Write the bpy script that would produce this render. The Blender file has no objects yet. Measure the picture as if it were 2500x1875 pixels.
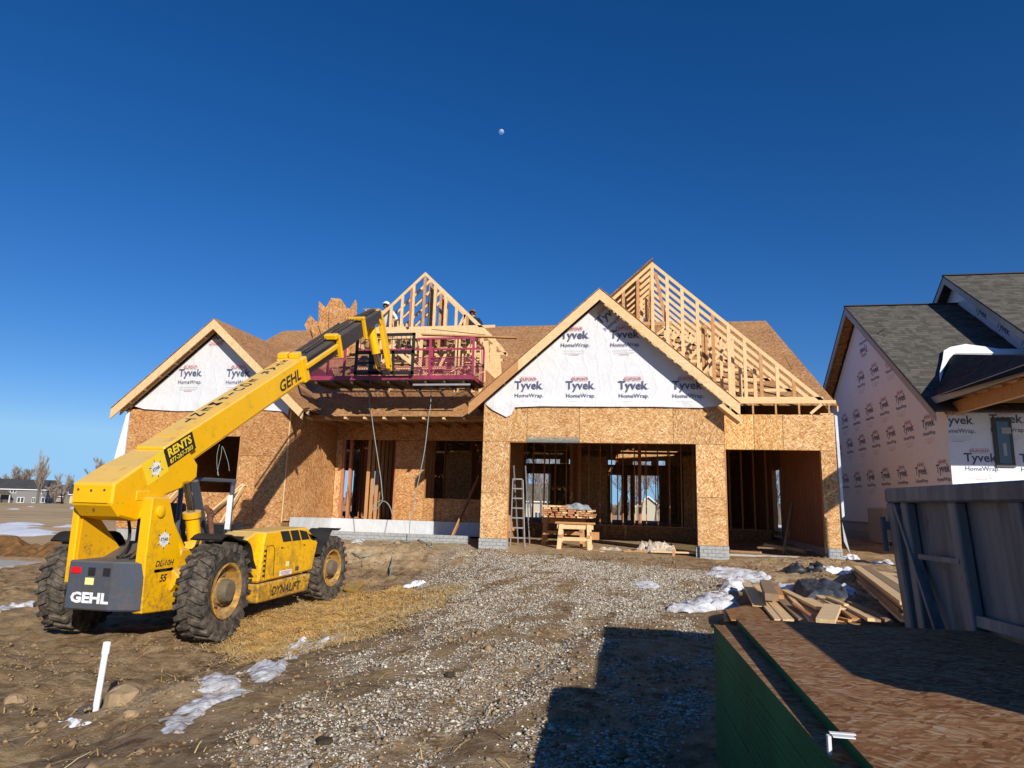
import bpy, bmesh, math, random
import numpy as np
from math import sin, cos, tan, atan, atan2, radians, sqrt, pi, hypot
from mathutils import Vector, Matrix, noise
R = random.Random(7)
scene = bpy.context.scene
col = scene.collection
# ------------------------------------------------------------------ camera
F_PX, YAW, ROLL = 1600.0, radians(10.4), radians(1.55)
PITCH = atan((1223 - 937.5) / F_PX)
FW = Vector((-sin(YAW) * cos(PITCH), cos(YAW) * cos(PITCH), sin(PITCH)))
_r0 = Vector((cos(YAW), sin(YAW), 0)); _u0 = _r0.cross(FW)
RI = _r0 * cos(ROLL) + _u0 * sin(ROLL); UP = RI.cross(FW)
EYE = 1.4
cam_d = bpy.data.cameras.new('camera'); cam = bpy.data.objects.new('camera', cam_d); col.objects.link(cam)
cam_d.sensor_width = 36; cam_d.lens = 36 * F_PX / 2500; cam_d.clip_start = .05; cam_d.clip_end = 9000
m = Matrix.Identity(4)
for i in range(3):
    m[i][0] = RI[i]; m[i][1] = UP[i]; m[i][2] = -FW[i]
m[2][3] = EYE
cam.matrix_world = m
scene.camera = cam
# ------------------------------------------------------------------ sky, sun, exposure
SUN_EL = radians(23.3); SH = Vector((.582, -.813, 0)).normalized()
SUN = Vector((SH.x * cos(SUN_EL), SH.y * cos(SUN_EL), sin(SUN_EL)))
w = bpy.data.worlds.new('World'); scene.world = w; w.use_nodes = True
wn = w.node_tree.nodes; wl = w.node_tree.links
sky = wn.new('ShaderNodeTexSky'); sky.sky_type = 'NISHITA'; sky.sun_disc = False
sky.sun_elevation = SUN_EL; sky.sun_rotation = atan2(SH.x, SH.y)
sky.altitude = 300; sky.air_density = 1.0; sky.dust_density = .0; sky.ozone_density = 3.5
hs = wn.new('ShaderNodeHueSaturation'); hs.inputs['Saturation'].default_value = 1.30
wl.new(sky.outputs[0], hs.inputs['Color']); mt = wn.new('ShaderNodeMix'); mt.data_type = 'RGBA'; mt.blend_type = 'MULTIPLY'; mt.inputs[0].default_value = 1; mt.inputs[7].default_value = (.80, .875, 1.14, 1)
tg = wn.new('ShaderNodeTexCoord'); sx3 = wn.new('ShaderNodeSeparateXYZ'); cx3 = wn.new('ShaderNodeCombineXYZ'); mz = wn.new('ShaderNodeMath'); mz.operation = 'MAXIMUM'; mz.inputs[1].default_value = .075
wl.new(tg.outputs['Generated'], sx3.inputs[0]); wl.new(sx3.outputs[0], cx3.inputs[0]); wl.new(sx3.outputs[1], cx3.inputs[1]); wl.new(sx3.outputs[2], mz.inputs[0]); wl.new(mz.outputs[0], cx3.inputs[2]); wl.new(cx3.outputs[0], sky.inputs[0])
wl.new(hs.outputs[0], mt.inputs[6]); wl.new(mt.outputs[2], wn['Background'].inputs[0])
wn['Background'].inputs[1].default_value = .078
sd = bpy.data.lights.new('sun', 'SUN'); sd.energy = 5.0; sd.angle = radians(.5); sd.color = (1, .93, .82)
so = bpy.data.objects.new('sun', sd); col.objects.link(so); so.location = (20, -30, 30)
so.rotation_euler = SUN.to_track_quat('Z', 'Y').to_euler()
vs = scene.view_settings; vs.view_transform = 'Standard'; vs.look = 'None'; vs.gamma = 1; vs.exposure = .12; vs.use_curve_mapping = False
scene.cycles.max_bounces = 6; scene.cycles.diffuse_bounces = 3; scene.cycles.transparent_max_bounces = 12

# ------------------------------------------------------------------ pixel <-> place helpers
def ray(px, py): return FW * F_PX + RI * (px - 1250) - UP * (py - 937.5)
def PY(px, py, Y):
    d = ray(px, py); d = d * (Y / d.y); return Vector((d.x, d.y, d.z + EYE))
def PX(px, py, X):
    d = ray(px, py); d = d * (X / d.x); return Vector((d.x, d.y, d.z + EYE))
def PZ(px, py, Z):
    d = ray(px, py); d = d * ((Z - EYE) / d.z); return Vector((d.x, d.y, d.z + EYE))

# ------------------------------------------------------------------ node material helpers
class N:
    def __init__(s, name, rough=.8, spec=.3):
        s.m = bpy.data.materials.new(name); s.m.use_nodes = True
        s.t = s.m.node_tree; s.n = s.t.nodes; s.l = s.t.links
        s.b = s.n['Principled BSDF']; s.b.inputs['Roughness'].default_value = rough
        s.b.inputs['Specular IOR Level'].default_value = spec
        s.tc = s.n.new('ShaderNodeTexCoord')
    def new(s, t, **k):
        o = s.n.new(t)
        for a, v in k.items(): setattr(o, a, v)
        return o
    def inp(s, node, name, v):
        if hasattr(v, 'is_linked') or hasattr(v, 'links'): s.l.new(v, node.inputs[name])
        else: node.inputs[name].default_value = v
    def map(s, vec=None, rot=(0, 0, 0), size=(1, 1, 1), loc=(0, 0, 0)):
        o = s.new('ShaderNodeMapping', vector_type='TEXTURE')
        s.l.new(vec or s.tc.outputs['Object'], o.inputs[0])
        o.inputs['Location'].default_value = loc; o.inputs['Rotation'].default_value = rot; o.inputs['Scale'].default_value = size
        return o.outputs[0]
    def noise(s, scale, detail=4, vec=None, rough=.55, dist=0):
        o = s.new('ShaderNodeTexNoise'); o.inputs['Scale'].default_value = scale; o.inputs['Detail'].default_value = detail
        o.inputs['Roughness'].default_value = rough; o.inputs['Distortion'].default_value = dist
        s.l.new(vec or s.tc.outputs['Object'], o.inputs['Vector']); return o.outputs['Fac']
    def voro(s, scale, vec=None, out='Color', feature='F1', rand=1):
        o = s.new('ShaderNodeTexVoronoi'); o.feature = feature; o.inputs['Scale'].default_value = scale
        o.inputs['Randomness'].default_value = rand
        s.l.new(vec or s.tc.outputs['Object'], o.inputs['Vector']); return o.outputs[out]
    def ramp(s, fac, stops, interp='LINEAR'):
        o = s.new('ShaderNodeValToRGB'); o.color_ramp.interpolation = interp
        e = o.color_ramp.elements
        while len(e) < len(stops): e.new(.5)
        for x, (p, c) in zip(e, stops):
            x.position = p; x.color = (*c, 1) if len(c) == 3 else c
        s.l.new(fac, o.inputs[0]); return o.outputs[0]
    def math(s, op, a, b=0.0, clamp=False):
        o = s.new('ShaderNodeMath', operation=op, use_clamp=clamp); s.inp(o, 0, a); s.inp(o, 1, b); return o.outputs[0]
    def mix(s, f, a, b, mode='MIX'):
        o = s.new('ShaderNodeMix', data_type='RGBA', blend_type=mode)
        for i, v in ((0, f), (6, a), (7, b)):
            if hasattr(v, 'links'): s.l.new(v, o.inputs[i])
            else: o.inputs[i].default_value = (*v, 1) if isinstance(v, tuple) and len(v) == 3 else v
        return o.outputs[2]
    def step(s, v, lo, hi):
        o = s.new('ShaderNodeMapRange', clamp=True); s.l.new(v, o.inputs[0]); o.inputs[1].default_value = lo; o.inputs[2].default_value = hi
        return o.outputs[0]
    def sep(s, v):
        o = s.new('ShaderNodeSeparateXYZ'); s.l.new(v, o.inputs[0]); return o.outputs
    def rnd(s): return s.new('ShaderNodeObjectInfo').outputs['Random']
    def bump(s, h, strength=.4, dist=.01, prev=None):
        o = s.new('ShaderNodeBump'); o.inputs['Strength'].default_value = strength; o.inputs['Distance'].default_value = dist
        s.l.new(h, o.inputs['Height'])
        if prev: s.l.new(prev, o.inputs['Normal'])
        s.l.new(o.outputs[0], s.b.inputs['Normal']); return o.outputs[0]
    def done(s, c, rough=None):
        if hasattr(c, 'links'): s.l.new(c, s.b.inputs['Base Color'])
        else: s.b.inputs['Base Color'].default_value = (*c, 1)
        if rough is not None:
            if hasattr(rough, 'links'): s.l.new(rough, s.b.inputs['Roughness'])
            else: s.b.inputs['Roughness'].default_value = rough
        return s.m

def osb(name, axis, tint=(1, 1, 1), size=1.0, stain=None, vertical=False):
    """strand board: elongated random chips lying in the board plane, which is normal to `axis`"""
    k = N(name, .75, .25)
    objr = k.rnd()
    L, Wd = .095 * size, .021 * size
    def chips(rot, seed, L=L, Wd=Wd):
        sz = [Wd, Wd, Wd]; r = [0, 0, 0]
        ax = {'y': 1, 'z': 2, 'x': 0}[axis]
        la = {'y': 2 if vertical else 0, 'z': 1 if vertical else 0, 'x': 2 if vertical else 1}[axis]
        sz[la] = L; sz[ax] = .05; r[ax] = rot
        off = k.new('ShaderNodeVectorMath', operation='ADD'); k.l.new(k.tc.outputs['Object'], off.inputs[0])
        cmb = k.new('ShaderNodeCombineXYZ')
        mo = k.math('MULTIPLY', objr, 37.0)
        for i in range(3): k.l.new(mo, cmb.inputs[i])
        k.l.new(cmb.outputs[0], off.inputs[1])
        nz = k.new('ShaderNodeTexNoise'); nz.inputs['Scale'].default_value = 9 / size; nz.inputs['Detail'].default_value = 1
        k.l.new(off.outputs[0], nz.inputs['Vector'])
        ad = k.new('ShaderNodeVectorMath', operation='MULTIPLY_ADD'); k.l.new(nz.outputs['Color'], ad.inputs[0])
        ad.inputs[1].default_value = (.022 * size,) * 3; k.l.new(off.outputs[0], ad.inputs[2])
        v = k.map(ad.outputs[0], tuple(r), tuple(sz), (seed * 3.1, seed * 1.7, seed * 2.3))
        o = k.new('ShaderNodeTexVoronoi'); o.inputs['Scale'].default_value = 1; k.l.new(v, o.inputs['Vector'])
        return o.outputs['Color'], o.outputs['Distance']
    c1, d1 = chips(.2, 1); c2, d2 = chips(-.7, 2); c3, d3 = chips(.85, 3, L * .75, Wd * .7)
    s1, s2, s3 = k.sep(c1), k.sep(c2), k.sep(c3)
    v = k.mix(k.step(s2[1], .56, .6), s1[0], s2[0]); v = k.mix(k.step(s3[1], .66, .7), v, s3[0])
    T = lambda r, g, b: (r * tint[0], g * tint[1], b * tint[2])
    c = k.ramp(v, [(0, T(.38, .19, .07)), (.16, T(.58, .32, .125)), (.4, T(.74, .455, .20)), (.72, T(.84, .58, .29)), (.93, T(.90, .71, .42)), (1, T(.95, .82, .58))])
    pv = k.new('ShaderNodeCombineColor'); pr = k.math('ADD', k.math('MULTIPLY', objr, .16), .86); [k.l.new(pr, pv.inputs[q]) for q in range(3)]; c = k.mix(1.0, c, pv.outputs[0], 'MULTIPLY')
    g = k.noise(1.3, 4)
    c = k.mix(k.step(g, .3, .75), c, k.mix(1.0, c, (.84, .74, .66), 'MULTIPLY'))
    dd = k.mix(k.step(s2[1], .56, .6), d1, d2)
    c = k.mix(k.step(dd, .42, .62), c, k.mix(1.0, c, (.74, .62, .52), 'MULTIPLY'))
    if stain:
        z = k.sep(k.tc.outputs['Object'])[2]
        f = k.math('MULTIPLY', k.step(k.math('SUBTRACT', z, k.math('MULTIPLY', k.noise(14, 3), .08)), stain + .16, stain), .85)
        c = k.mix(f, c, (.08, .17, .2))
    k.bump(v, .35, .004)
    return k.done(c)

def wood(name, base, dark, rough=.7):
    k = N(name, rough, .25)
    g = k.noise(1, 5, k.map(size=(.25, .03, .03)), .6)
    g2 = k.noise(1, 4, k.map(size=(.03, .03, .3), loc=(3, 1, 2)), .6)
    gm = k.math('MULTIPLY', k.math('ADD', g, g2), .5)
    c = k.mix(k.step(gm, .38, .62), dark, base)
    r = k.rnd()
    c = k.mix(k.math('MULTIPLY', r, .55), c, tuple(x * y for x, y in zip(base, (.88, .74, .6))))
    kn = k.voro(5, out='Distance')
    c = k.mix(k.step(kn, .07, .04), c, (dark[0] * .45, dark[1] * .4, dark[2] * .4))
    k.bump(gm, .2, .003)
    return k.done(c)

def plain(name, colr, rough=.7, spec=.3, var=.15, scale=6, bump=0, metal=0):
    k = N(name, rough, spec)
    n = k.noise(scale, 5)
    c = k.mix(k.step(n, .3, .7), tuple(x * (1 - var) for x in colr), tuple(min(1, x * (1 + var)) for x in colr))
    if bump: k.bump(n, bump, .01)
    k.b.inputs['Metallic'].default_value = metal
    return k.done(c)

def paint(name, colr, dirt=(.16, .11, .06), amount=.5, dust=.35, rough=.38):
    """worn machine paint: dust settled on upward faces, grime spots and scratches"""
    k = N(name, rough, .4)
    n1 = k.noise(2.2, 6, rough=.65); n2 = k.noise(14, 6, rough=.7)
    base = k.mix(k.step(k.noise(1.1, 3), .3, .7), colr, tuple(x * .92 for x in colr))
    geo = k.new('ShaderNodeNewGeometry'); nz = k.sep(geo.outputs['Normal'])[2]
    f = k.math('MULTIPLY', k.step(nz, .35, .95), k.math('ADD', k.math('MULTIPLY', n1, .5), dust))
    f = k.math('MINIMUM', f, .8)
    c = k.mix(f, base, (.56, .45, .24) if max(colr) > .3 else (.22, .18, .13))
    z = k.sep(k.tc.outputs['Object'])[2]
    low = k.step(z, 1.5, .2)
    sp = k.math('MULTIPLY', k.step(k.math('ADD', n2, k.math('MULTIPLY', low, .17)), .60, .72), amount)
    c = k.mix(sp, c, dirt)
    mf = k.math('MULTIPLY', k.step(k.math('ADD', k.noise(3.2, 8, rough=.75), k.math('MULTIPLY', low, .16)), .57, .72), .65)
    c = k.mix(mf, c, tuple(.5 * a + .5 * b for a, b in zip(dirt, tuple(x * .5 for x in colr))))
    ch = k.math('MULTIPLY', k.step(k.noise(5.5, 8, rough=.75), .70, .73), .8)
    c = k.mix(ch, c, (.09, .055, .03))
    sc = k.noise(1, 3, k.map(rot=(.3, .5, .2), size=(.3, .012, .02)))
    c = k.mix(k.math('MULTIPLY', k.step(sc, .72, .76), .5), c, tuple(x * .5 + .08 for x in colr))
    k.bump(n2, .08, .004)
    rr = k.math('ADD', k.math('MULTIPLY', f, .5), rough)
    return k.done(c, rr)

def wrapmat(name, base=(.70, .71, .735)):
    k = N(name, .55, .35)
    n = k.noise(1.6, 4, dist=1.8); n2 = k.noise(7, 4, dist=1.2); n3 = k.noise(28, 3)
    c = k.mix(k.step(n2, .3, .7), tuple(x * .93 for x in base), base)
    st = k.voro(2.6, out='Distance')
    c = k.mix(k.step(st, .035, .02), c, (.12, .12, .13))
    w1 = k.new('ShaderNodeTexWave'); w1.inputs['Scale'].default_value = .8; w1.inputs['Distortion'].default_value = 9
    w1.inputs['Detail'].default_value = 3; w1.inputs['Detail Scale'].default_value = 1.2; k.l.new(k.tc.outputs['Object'], w1.inputs['Vector'])
    cr = k.step(w1.outputs['Fac'], .86, 1.0)
    h = k.math('ADD', k.math('MULTIPLY', n, 1.0), k.math('ADD', k.math('MULTIPLY', n2, .25), k.math('MULTIPLY', cr, .22)))
    k.bump(h, .24, .07)
    return k.done(c)

M = {}
M['osb_f'] = osb('osb_front', 'y'); M['osb_fv'] = osb('osb_front_upright', 'y', vertical=True)
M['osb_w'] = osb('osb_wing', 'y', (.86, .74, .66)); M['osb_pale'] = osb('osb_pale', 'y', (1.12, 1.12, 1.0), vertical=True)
M['osb_stain'] = osb('osb_stained', 'y', stain=2.98)
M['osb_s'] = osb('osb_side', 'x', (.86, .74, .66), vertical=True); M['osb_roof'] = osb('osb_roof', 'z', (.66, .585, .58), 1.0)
M['osb_pile'] = osb('osb_pile', 'z', (.46, .415, .43), .72); M['osb_scrap'] = osb('osb_scrap', 'y', (.80, .68, .60), 1.0, vertical=True)
M['osb_flat'] = osb('osb_weathered', 'z', (.50, .43, .38))
M['lum'] = wood('pale_lumber', (.82, .62, .36), (.62, .41, .20)); M['lum2'] = wood('warm_lumber', (.58, .33, .15), (.38, .19, .08))
M['lumg'] = wood('dusty_lumber', (.36, .26, .16), (.22, .15, .09)); M['red'] = wood('reddish_lumber', (.56, .25, .13), (.40, .16, .08))
M['wrap'] = wrapmat('house_wrap'); M['plastic'] = wrapmat('white_plastic', (.62, .66, .70))
M['wrapn'] = wrapmat('house_wrap_cool_shade', (.78, .84, .93))  # brighter bluish base: cool shade tone of the neighbour's walls put into the colour
M['navy'] = plain('navy_print', (.10, .11, .185), .6, .2, .1); M['redp'] = plain('red_print', (.52, .20, .22), .6, .2, .1)
M['greyp'] = plain('grey_print', (.42, .43, .47), .6, .2, .1)
M['yel'] = paint('yellow_paint', (.88, .47, .002), amount=.5); M['yel2'] = paint('yellow_paint_dirty', (.74, .39, .008), amount=1.0, dust=.4)
M['gry'] = paint('dark_grey_paint', (.07, .085, .115), (.13, .10, .07), .5, .25); M['blk'] = paint('black_paint', (.018, .018, .02), (.12, .09, .06), .55, .3, .45)
M['boomblk'] = paint('greased_steel', (.03, .03, .035), (.16, .11, .06), .7, .15, .4)
M['pink'] = paint('pink_paint', (.43, .045, .12), (.12, .05, .06), .4, .12); M['star'] = plain('white_decal', (.75, .76, .78), .4)
M['blkp'] = plain('black_print', (.02, .02, .022), .5, .3); M['yelp'] = plain('yellow_decal', (.88, .62, .03), .4, .4, .05)
M['paper'] = plain('pale_yellow_sticker', (.80, .76, .30), .5, .3, .1, 60)
M['redl'] = plain('red_lens', (.62, .01, .02), .15, .6, .1); M['chrome'] = plain('cylinder_rod', (.45, .45, .46), .15, .6, .05, 6, 0, 1)
M['rust'] = plain('rusty_pipe', (.16, .07, .045), .8, .2, .4, 20, .3); M['rubber'] = None
M['block'] = plain('concrete_brick', (.36, .37, .36), .9, .2, .16, 14, .5); M['conc'] = plain('concrete', (.42, .40, .37), .9, .2, .15, 5, .4)
M['alum'] = plain('aluminium', (.50, .50, .49), .4, .5, .1, 8, 0, .6); M['rope'] = plain('grey_green_rope', (.28, .33, .30), .8, .2, .2, 30)
M['shingle'] = None; M['trim'] = plain('grey_trim', (.38, .37, .35), .6, .3, .08)
M['cloth'] = plain('grey_cloth', (.28, .31, .34), .95, .1, .25, 12, .5); M['bag'] = plain('black_plastic', (.022, .024, .028), .5, .4, .3, 9, .9); M['tarp'] = plain('dark_tarpaulin', (.045, .055, .075), .6, .3, .4, 12, .8)
M['pvc'] = plain('white_pvc', (.80, .82, .84), .35, .4, .05); M['glass'] = plain('dark_glass', (.05, .075, .09), .08, .6, .2, 2)
M['frame'] = plain('dark_window_frame', (.06, .065, .065), .5, .4, .1); M['drum'] = None; M['guard'] = plain('black_rubber', (.022, .021, .02), .7, .3, .3, 4)
M['bark'] = plain('bark', (.16, .13, .11), .9, .1, .25, 4); M['twig'] = plain('twigs', (.26, .215, .18), .9, .1, .25, 3)
M['brush'] = plain('brown_thicket', (.12, .09, .07), .95, .1, .3, 2)
M['green_edge'] = None

k = N('tyre_rubber', .85, .2)
n = k.noise(9, 6, rough=.7); n2 = k.noise(30, 4)
c = k.mix(k.step(n, .40, .66), (.030, .029, .028), (.17, .135, .10)); c = k.mix(k.math('MULTIPLY', k.step(n2, .6, .7), .5), c, (.24, .19, .14))
k.bump(n, .5, .01); M['rubber'] = k.done(c)
k = N('green_edge_paint', .6, .3)
n = k.noise(1.5, 4); c = k.mix(k.step(n, .35, .65), (.004, .10, .042), (.010, .16, .07))
n2 = k.noise(3, 5, rough=.7); c = k.mix(k.math('MULTIPLY', k.step(n2, .64, .70), .25), c, (.18, .24, .20)); k.b.inputs['Specular IOR Level'].default_value = .08
k.bump(n, .1, .004); M['green_edge'] = k.done(c)
k = N('dumpster_steel', .55, .4)
n = k.noise(2, 6, rough=.65); st = k.noise(1, 5, k.map(size=(.12, .12, 1.4)), .6)
c = k.mix(k.step(st, .35, .7), (.10, .105, .118), (.27, .26, .25)); c = k.mix(k.math('MULTIPLY', k.step(n, .60, .72), .7), c, (.22, .20, .18))
c = k.mix(k.math('MULTIPLY', k.step(k.noise(7, 8, rough=.75), .60, .66), .8), c, (.13, .06, .03)); k.bump(n, .2, .01); M['drum'] = k.done(c)
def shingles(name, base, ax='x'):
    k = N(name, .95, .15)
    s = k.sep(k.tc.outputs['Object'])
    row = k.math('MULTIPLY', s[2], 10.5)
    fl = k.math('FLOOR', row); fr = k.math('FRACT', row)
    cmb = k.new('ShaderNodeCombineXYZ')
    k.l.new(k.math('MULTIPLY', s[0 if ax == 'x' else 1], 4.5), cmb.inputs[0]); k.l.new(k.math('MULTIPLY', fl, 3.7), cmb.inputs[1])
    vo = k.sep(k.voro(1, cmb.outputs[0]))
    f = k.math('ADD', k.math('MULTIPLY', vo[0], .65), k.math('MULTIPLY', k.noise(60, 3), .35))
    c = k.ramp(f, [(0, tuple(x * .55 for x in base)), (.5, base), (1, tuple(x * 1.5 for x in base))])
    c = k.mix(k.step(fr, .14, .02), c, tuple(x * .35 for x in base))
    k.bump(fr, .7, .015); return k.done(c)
M['shingle'] = shingles('shingles', (.095, .088, .076)); M['shingle_dark'] = shingles('dark_shingles', (.055, .055, .058), 'y')  # dark copy of the shingles puts the porch roof's shade into the colour
M['far_roof'] = shingles('far_shingles', (.06, .06, .065)); M['far_roof2'] = shingles('far_shingles_brown', (.13, .11, .085))
def siding(name, base):
    k = N(name, .7, .2); z = k.sep(k.tc.outputs['Object'])[2]
    fr = k.math('FRACT', k.math('MULTIPLY', z, 5)); c = k.mix(k.step(fr, .15, .0), base, tuple(x * .6 for x in base)); k.bump(fr, .3, .02); return k.done(c)
M['sid_grey'] = siding('grey_siding', (.20, .20, .20)); M['sid_beige'] = siding('beige_siding', (.50, .46, .36)); M['sid_white'] = siding('white_siding', (.62, .62, .60)); M['sid_tan'] = siding('tan_siding', (.30, .26, .21))
M['white'] = plain('white_trim', (.72, .72, .72), .5, .3, .05)
k = N('snow', .6, .3); n = k.noise(5, 5); k.bump(n, .5, .04)
k.b.inputs['Subsurface Weight'].default_value = .0
c = k.mix(k.step(k.noise(4, 8, rough=.75), .47, .66), (.80, .82, .86), (.36, .29, .21)); k.bump(k.noise(14, 6, rough=.7), .8, .04); M['snow'] = k.done(c)
k = N('snow_clean', .6, .3); n = k.noise(3, 5); k.bump(n, .4, .04); M['snowc'] = k.done((.84, .86, .90))

# ------------------------------------------------------------------ mesh builder
ORG = {}
class MB:
    def __init__(s): s.v = []; s.f = []; s.mi = []
    def add(s, vs, fs, mi=0):
        b = len(s.v); s.v += [tuple(q) for q in vs]
        for q in fs: s.f.append([b + i for i in q]); s.mi.append(mi)
        return s
    def box(s, x0, x1, y0, y1, z0, z1, mi=0):
        v = [(x, y, z) for x in (x0, x1) for y in (y0, y1) for z in (z0, z1)]
        return s.add(v, [(0, 1, 3, 2), (4, 6, 7, 5), (0, 4, 5, 1), (2, 3, 7, 6), (0, 2, 6, 4), (1, 5, 7, 3)], mi)
    def obox(s, c, ax, ay, az, mi=0):
        c, ax, ay, az = Vector(c), Vector(ax), Vector(ay), Vector(az)
        v = [c + ax * i + ay * j + az * k for i in (-1, 1) for j in (-1, 1) for k in (-1, 1)]
        return s.add(v, [(0, 1, 3, 2), (4, 6, 7, 5), (0, 4, 5, 1), (2, 3, 7, 6), (0, 2, 6, 4), (1, 5, 7, 3)], mi)
    def beam(s, p0, p1, wd, ht, up=(0, 0, 1), mi=0):
        """straight bar from p0 to p1; ht measured along `up`, wd across"""
        p0, p1 = Vector(p0), Vector(p1); d = p1 - p0; L = d.length
        if L < 1e-6: return s
        d.normalize(); u = Vector(up); u = (u - d * u.dot(d))
        if u.length < 1e-4: u = Vector((0, 1, 0)) - d * d.y
        u.normalize(); r = d.cross(u)
        return s.obox((p0 + p1) / 2, d * L / 2, r * wd / 2, u * ht / 2, mi)
    def prism(s, poly, off, mi=0):
        """closed planar polygon (3D points) pushed along vector off"""
        n = len(poly); off = Vector(off); v = [Vector(p) for p in poly] + [Vector(p) + off for p in poly]
        fs = [tuple(range(n))[::-1], tuple(range(n, 2 * n))] + [(i, (i + 1) % n, n + (i + 1) % n, n + i) for i in range(n)]
        return s.add(v, fs, mi)
    def tube(s, pts, rad, n=8, mi=0, caps=True):
        pts = [Vector(p) for p in pts]; rad = rad if isinstance(rad, (list, tuple)) else [rad] * len(pts)
        b = len(s.v); prev = None
        for i, p in enumerate(pts):
            d = (pts[min(i + 1, len(pts) - 1)] - pts[max(i - 1, 0)]).normalized()
            a = prev if prev else (Vector((0, 0, 1)) if abs(d.z) < .9 else Vector((1, 0, 0)))
            a = (a - d * a.dot(d)).normalized(); prev = a; bb = d.cross(a)
            for j in range(n):
                t = 2 * pi * j / n; s.v.append(tuple(p + (a * cos(t) + bb * sin(t)) * rad[i]))
        for i in range(len(pts) - 1):
            for j in range(n):
                q = b + i * n; s.f.append([q + j, q + (j + 1) % n, q + n + (j + 1) % n, q + n + j]); s.mi.append(mi)
        if caps:
            s.f.append([b + j for j in range(n)][::-1]); s.mi.append(mi)
            q = b + (len(pts) - 1) * n; s.f.append([q + j for j in range(n)]); s.mi.append(mi)
        return s
    def lathe(s, c, axis, prof, n=32, mi=0):
        """prof: list of (along, radius) about axis through c"""
        c, a = Vector(c), Vector(axis).normalized(); e = Vector((0, 0, 1)) if abs(a.z) < .9 else Vector((1, 0, 0))
        e = (e - a * e.dot(a)).normalized(); g = a.cross(e); b = len(s.v)
        for (h, r) in prof:
            for j in range(n):
                t = 2 * pi * j / n; s.v.append(tuple(c + a * h + (e * cos(t) + g * sin(t)) * r))
        for i in range(len(prof) - 1):
            for j in range(n):
                q = b + i * n; s.f.append([q + j, q + (j + 1) % n, q + n + (j + 1) % n, q + n + j]); s.mi.append(mi)
        return s
    def build(s, name, mats, parent=None, smooth=False, bevel=0, label=None):
        me = bpy.data.meshes.new(name); o = bpy.data.objects.new(name, me)
        org = ORG.get(parent.name, Vector((0, 0, 0))) if parent else Vector((0, 0, 0))
        me.from_pydata([(a[0] - org.x, a[1] - org.y, a[2] - org.z) for a in s.v], [], s.f)
        if not isinstance(mats, (list, tuple)): mats = [mats]
        for q in mats: me.materials.append(M[q] if isinstance(q, str) else q)
        if len(mats) > 1: me.polygons.foreach_set('material_index', s.mi)
        bm = bmesh.new(); bm.from_mesh(me); bmesh.ops.recalc_face_normals(bm, faces=bm.faces)
        if bevel: bmesh.ops.bevel(bm, geom=[e for e in bm.edges if len(e.link_faces) == 2 and e.calc_face_angle(0) > .6], offset=bevel, segments=1, affect='EDGES', clamp_overlap=True)
        bm.to_mesh(me); bm.free()
        if smooth:
            me.polygons.foreach_set('use_smooth', [True] * len(me.polygons))
            try: me.set_sharp_from_angle(angle=radians(40))
            except Exception: pass
        col.objects.link(o)
        if parent: o.parent = parent; ORG[o.name] = org
        if label: o['label'] = label
        return o
def thing(name, label, cat, loc=(0, 0, 0), group=None):
    o = bpy.data.objects.new(name, None); col.objects.link(o); o.location = loc; o.empty_display_size = .2
    o['label'] = label; o['category'] = cat
    if group: o['group'] = group
    ORG[o.name] = Vector(loc); return o
def tag(o, label=None, cat=None, group=None, kind=None):
    if label: o['label'] = label
    if cat: o['category'] = cat
    if group: o['group'] = group
    if kind: o['kind'] = kind
    return o

def frac(p, seed=0, oct_=4):
    return noise.fractal(Vector((p[0], p[1], p[2] + seed * 13.7 if len(p) > 2 else seed * 13.7)), 1.0, 2.1, oct_)

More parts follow.
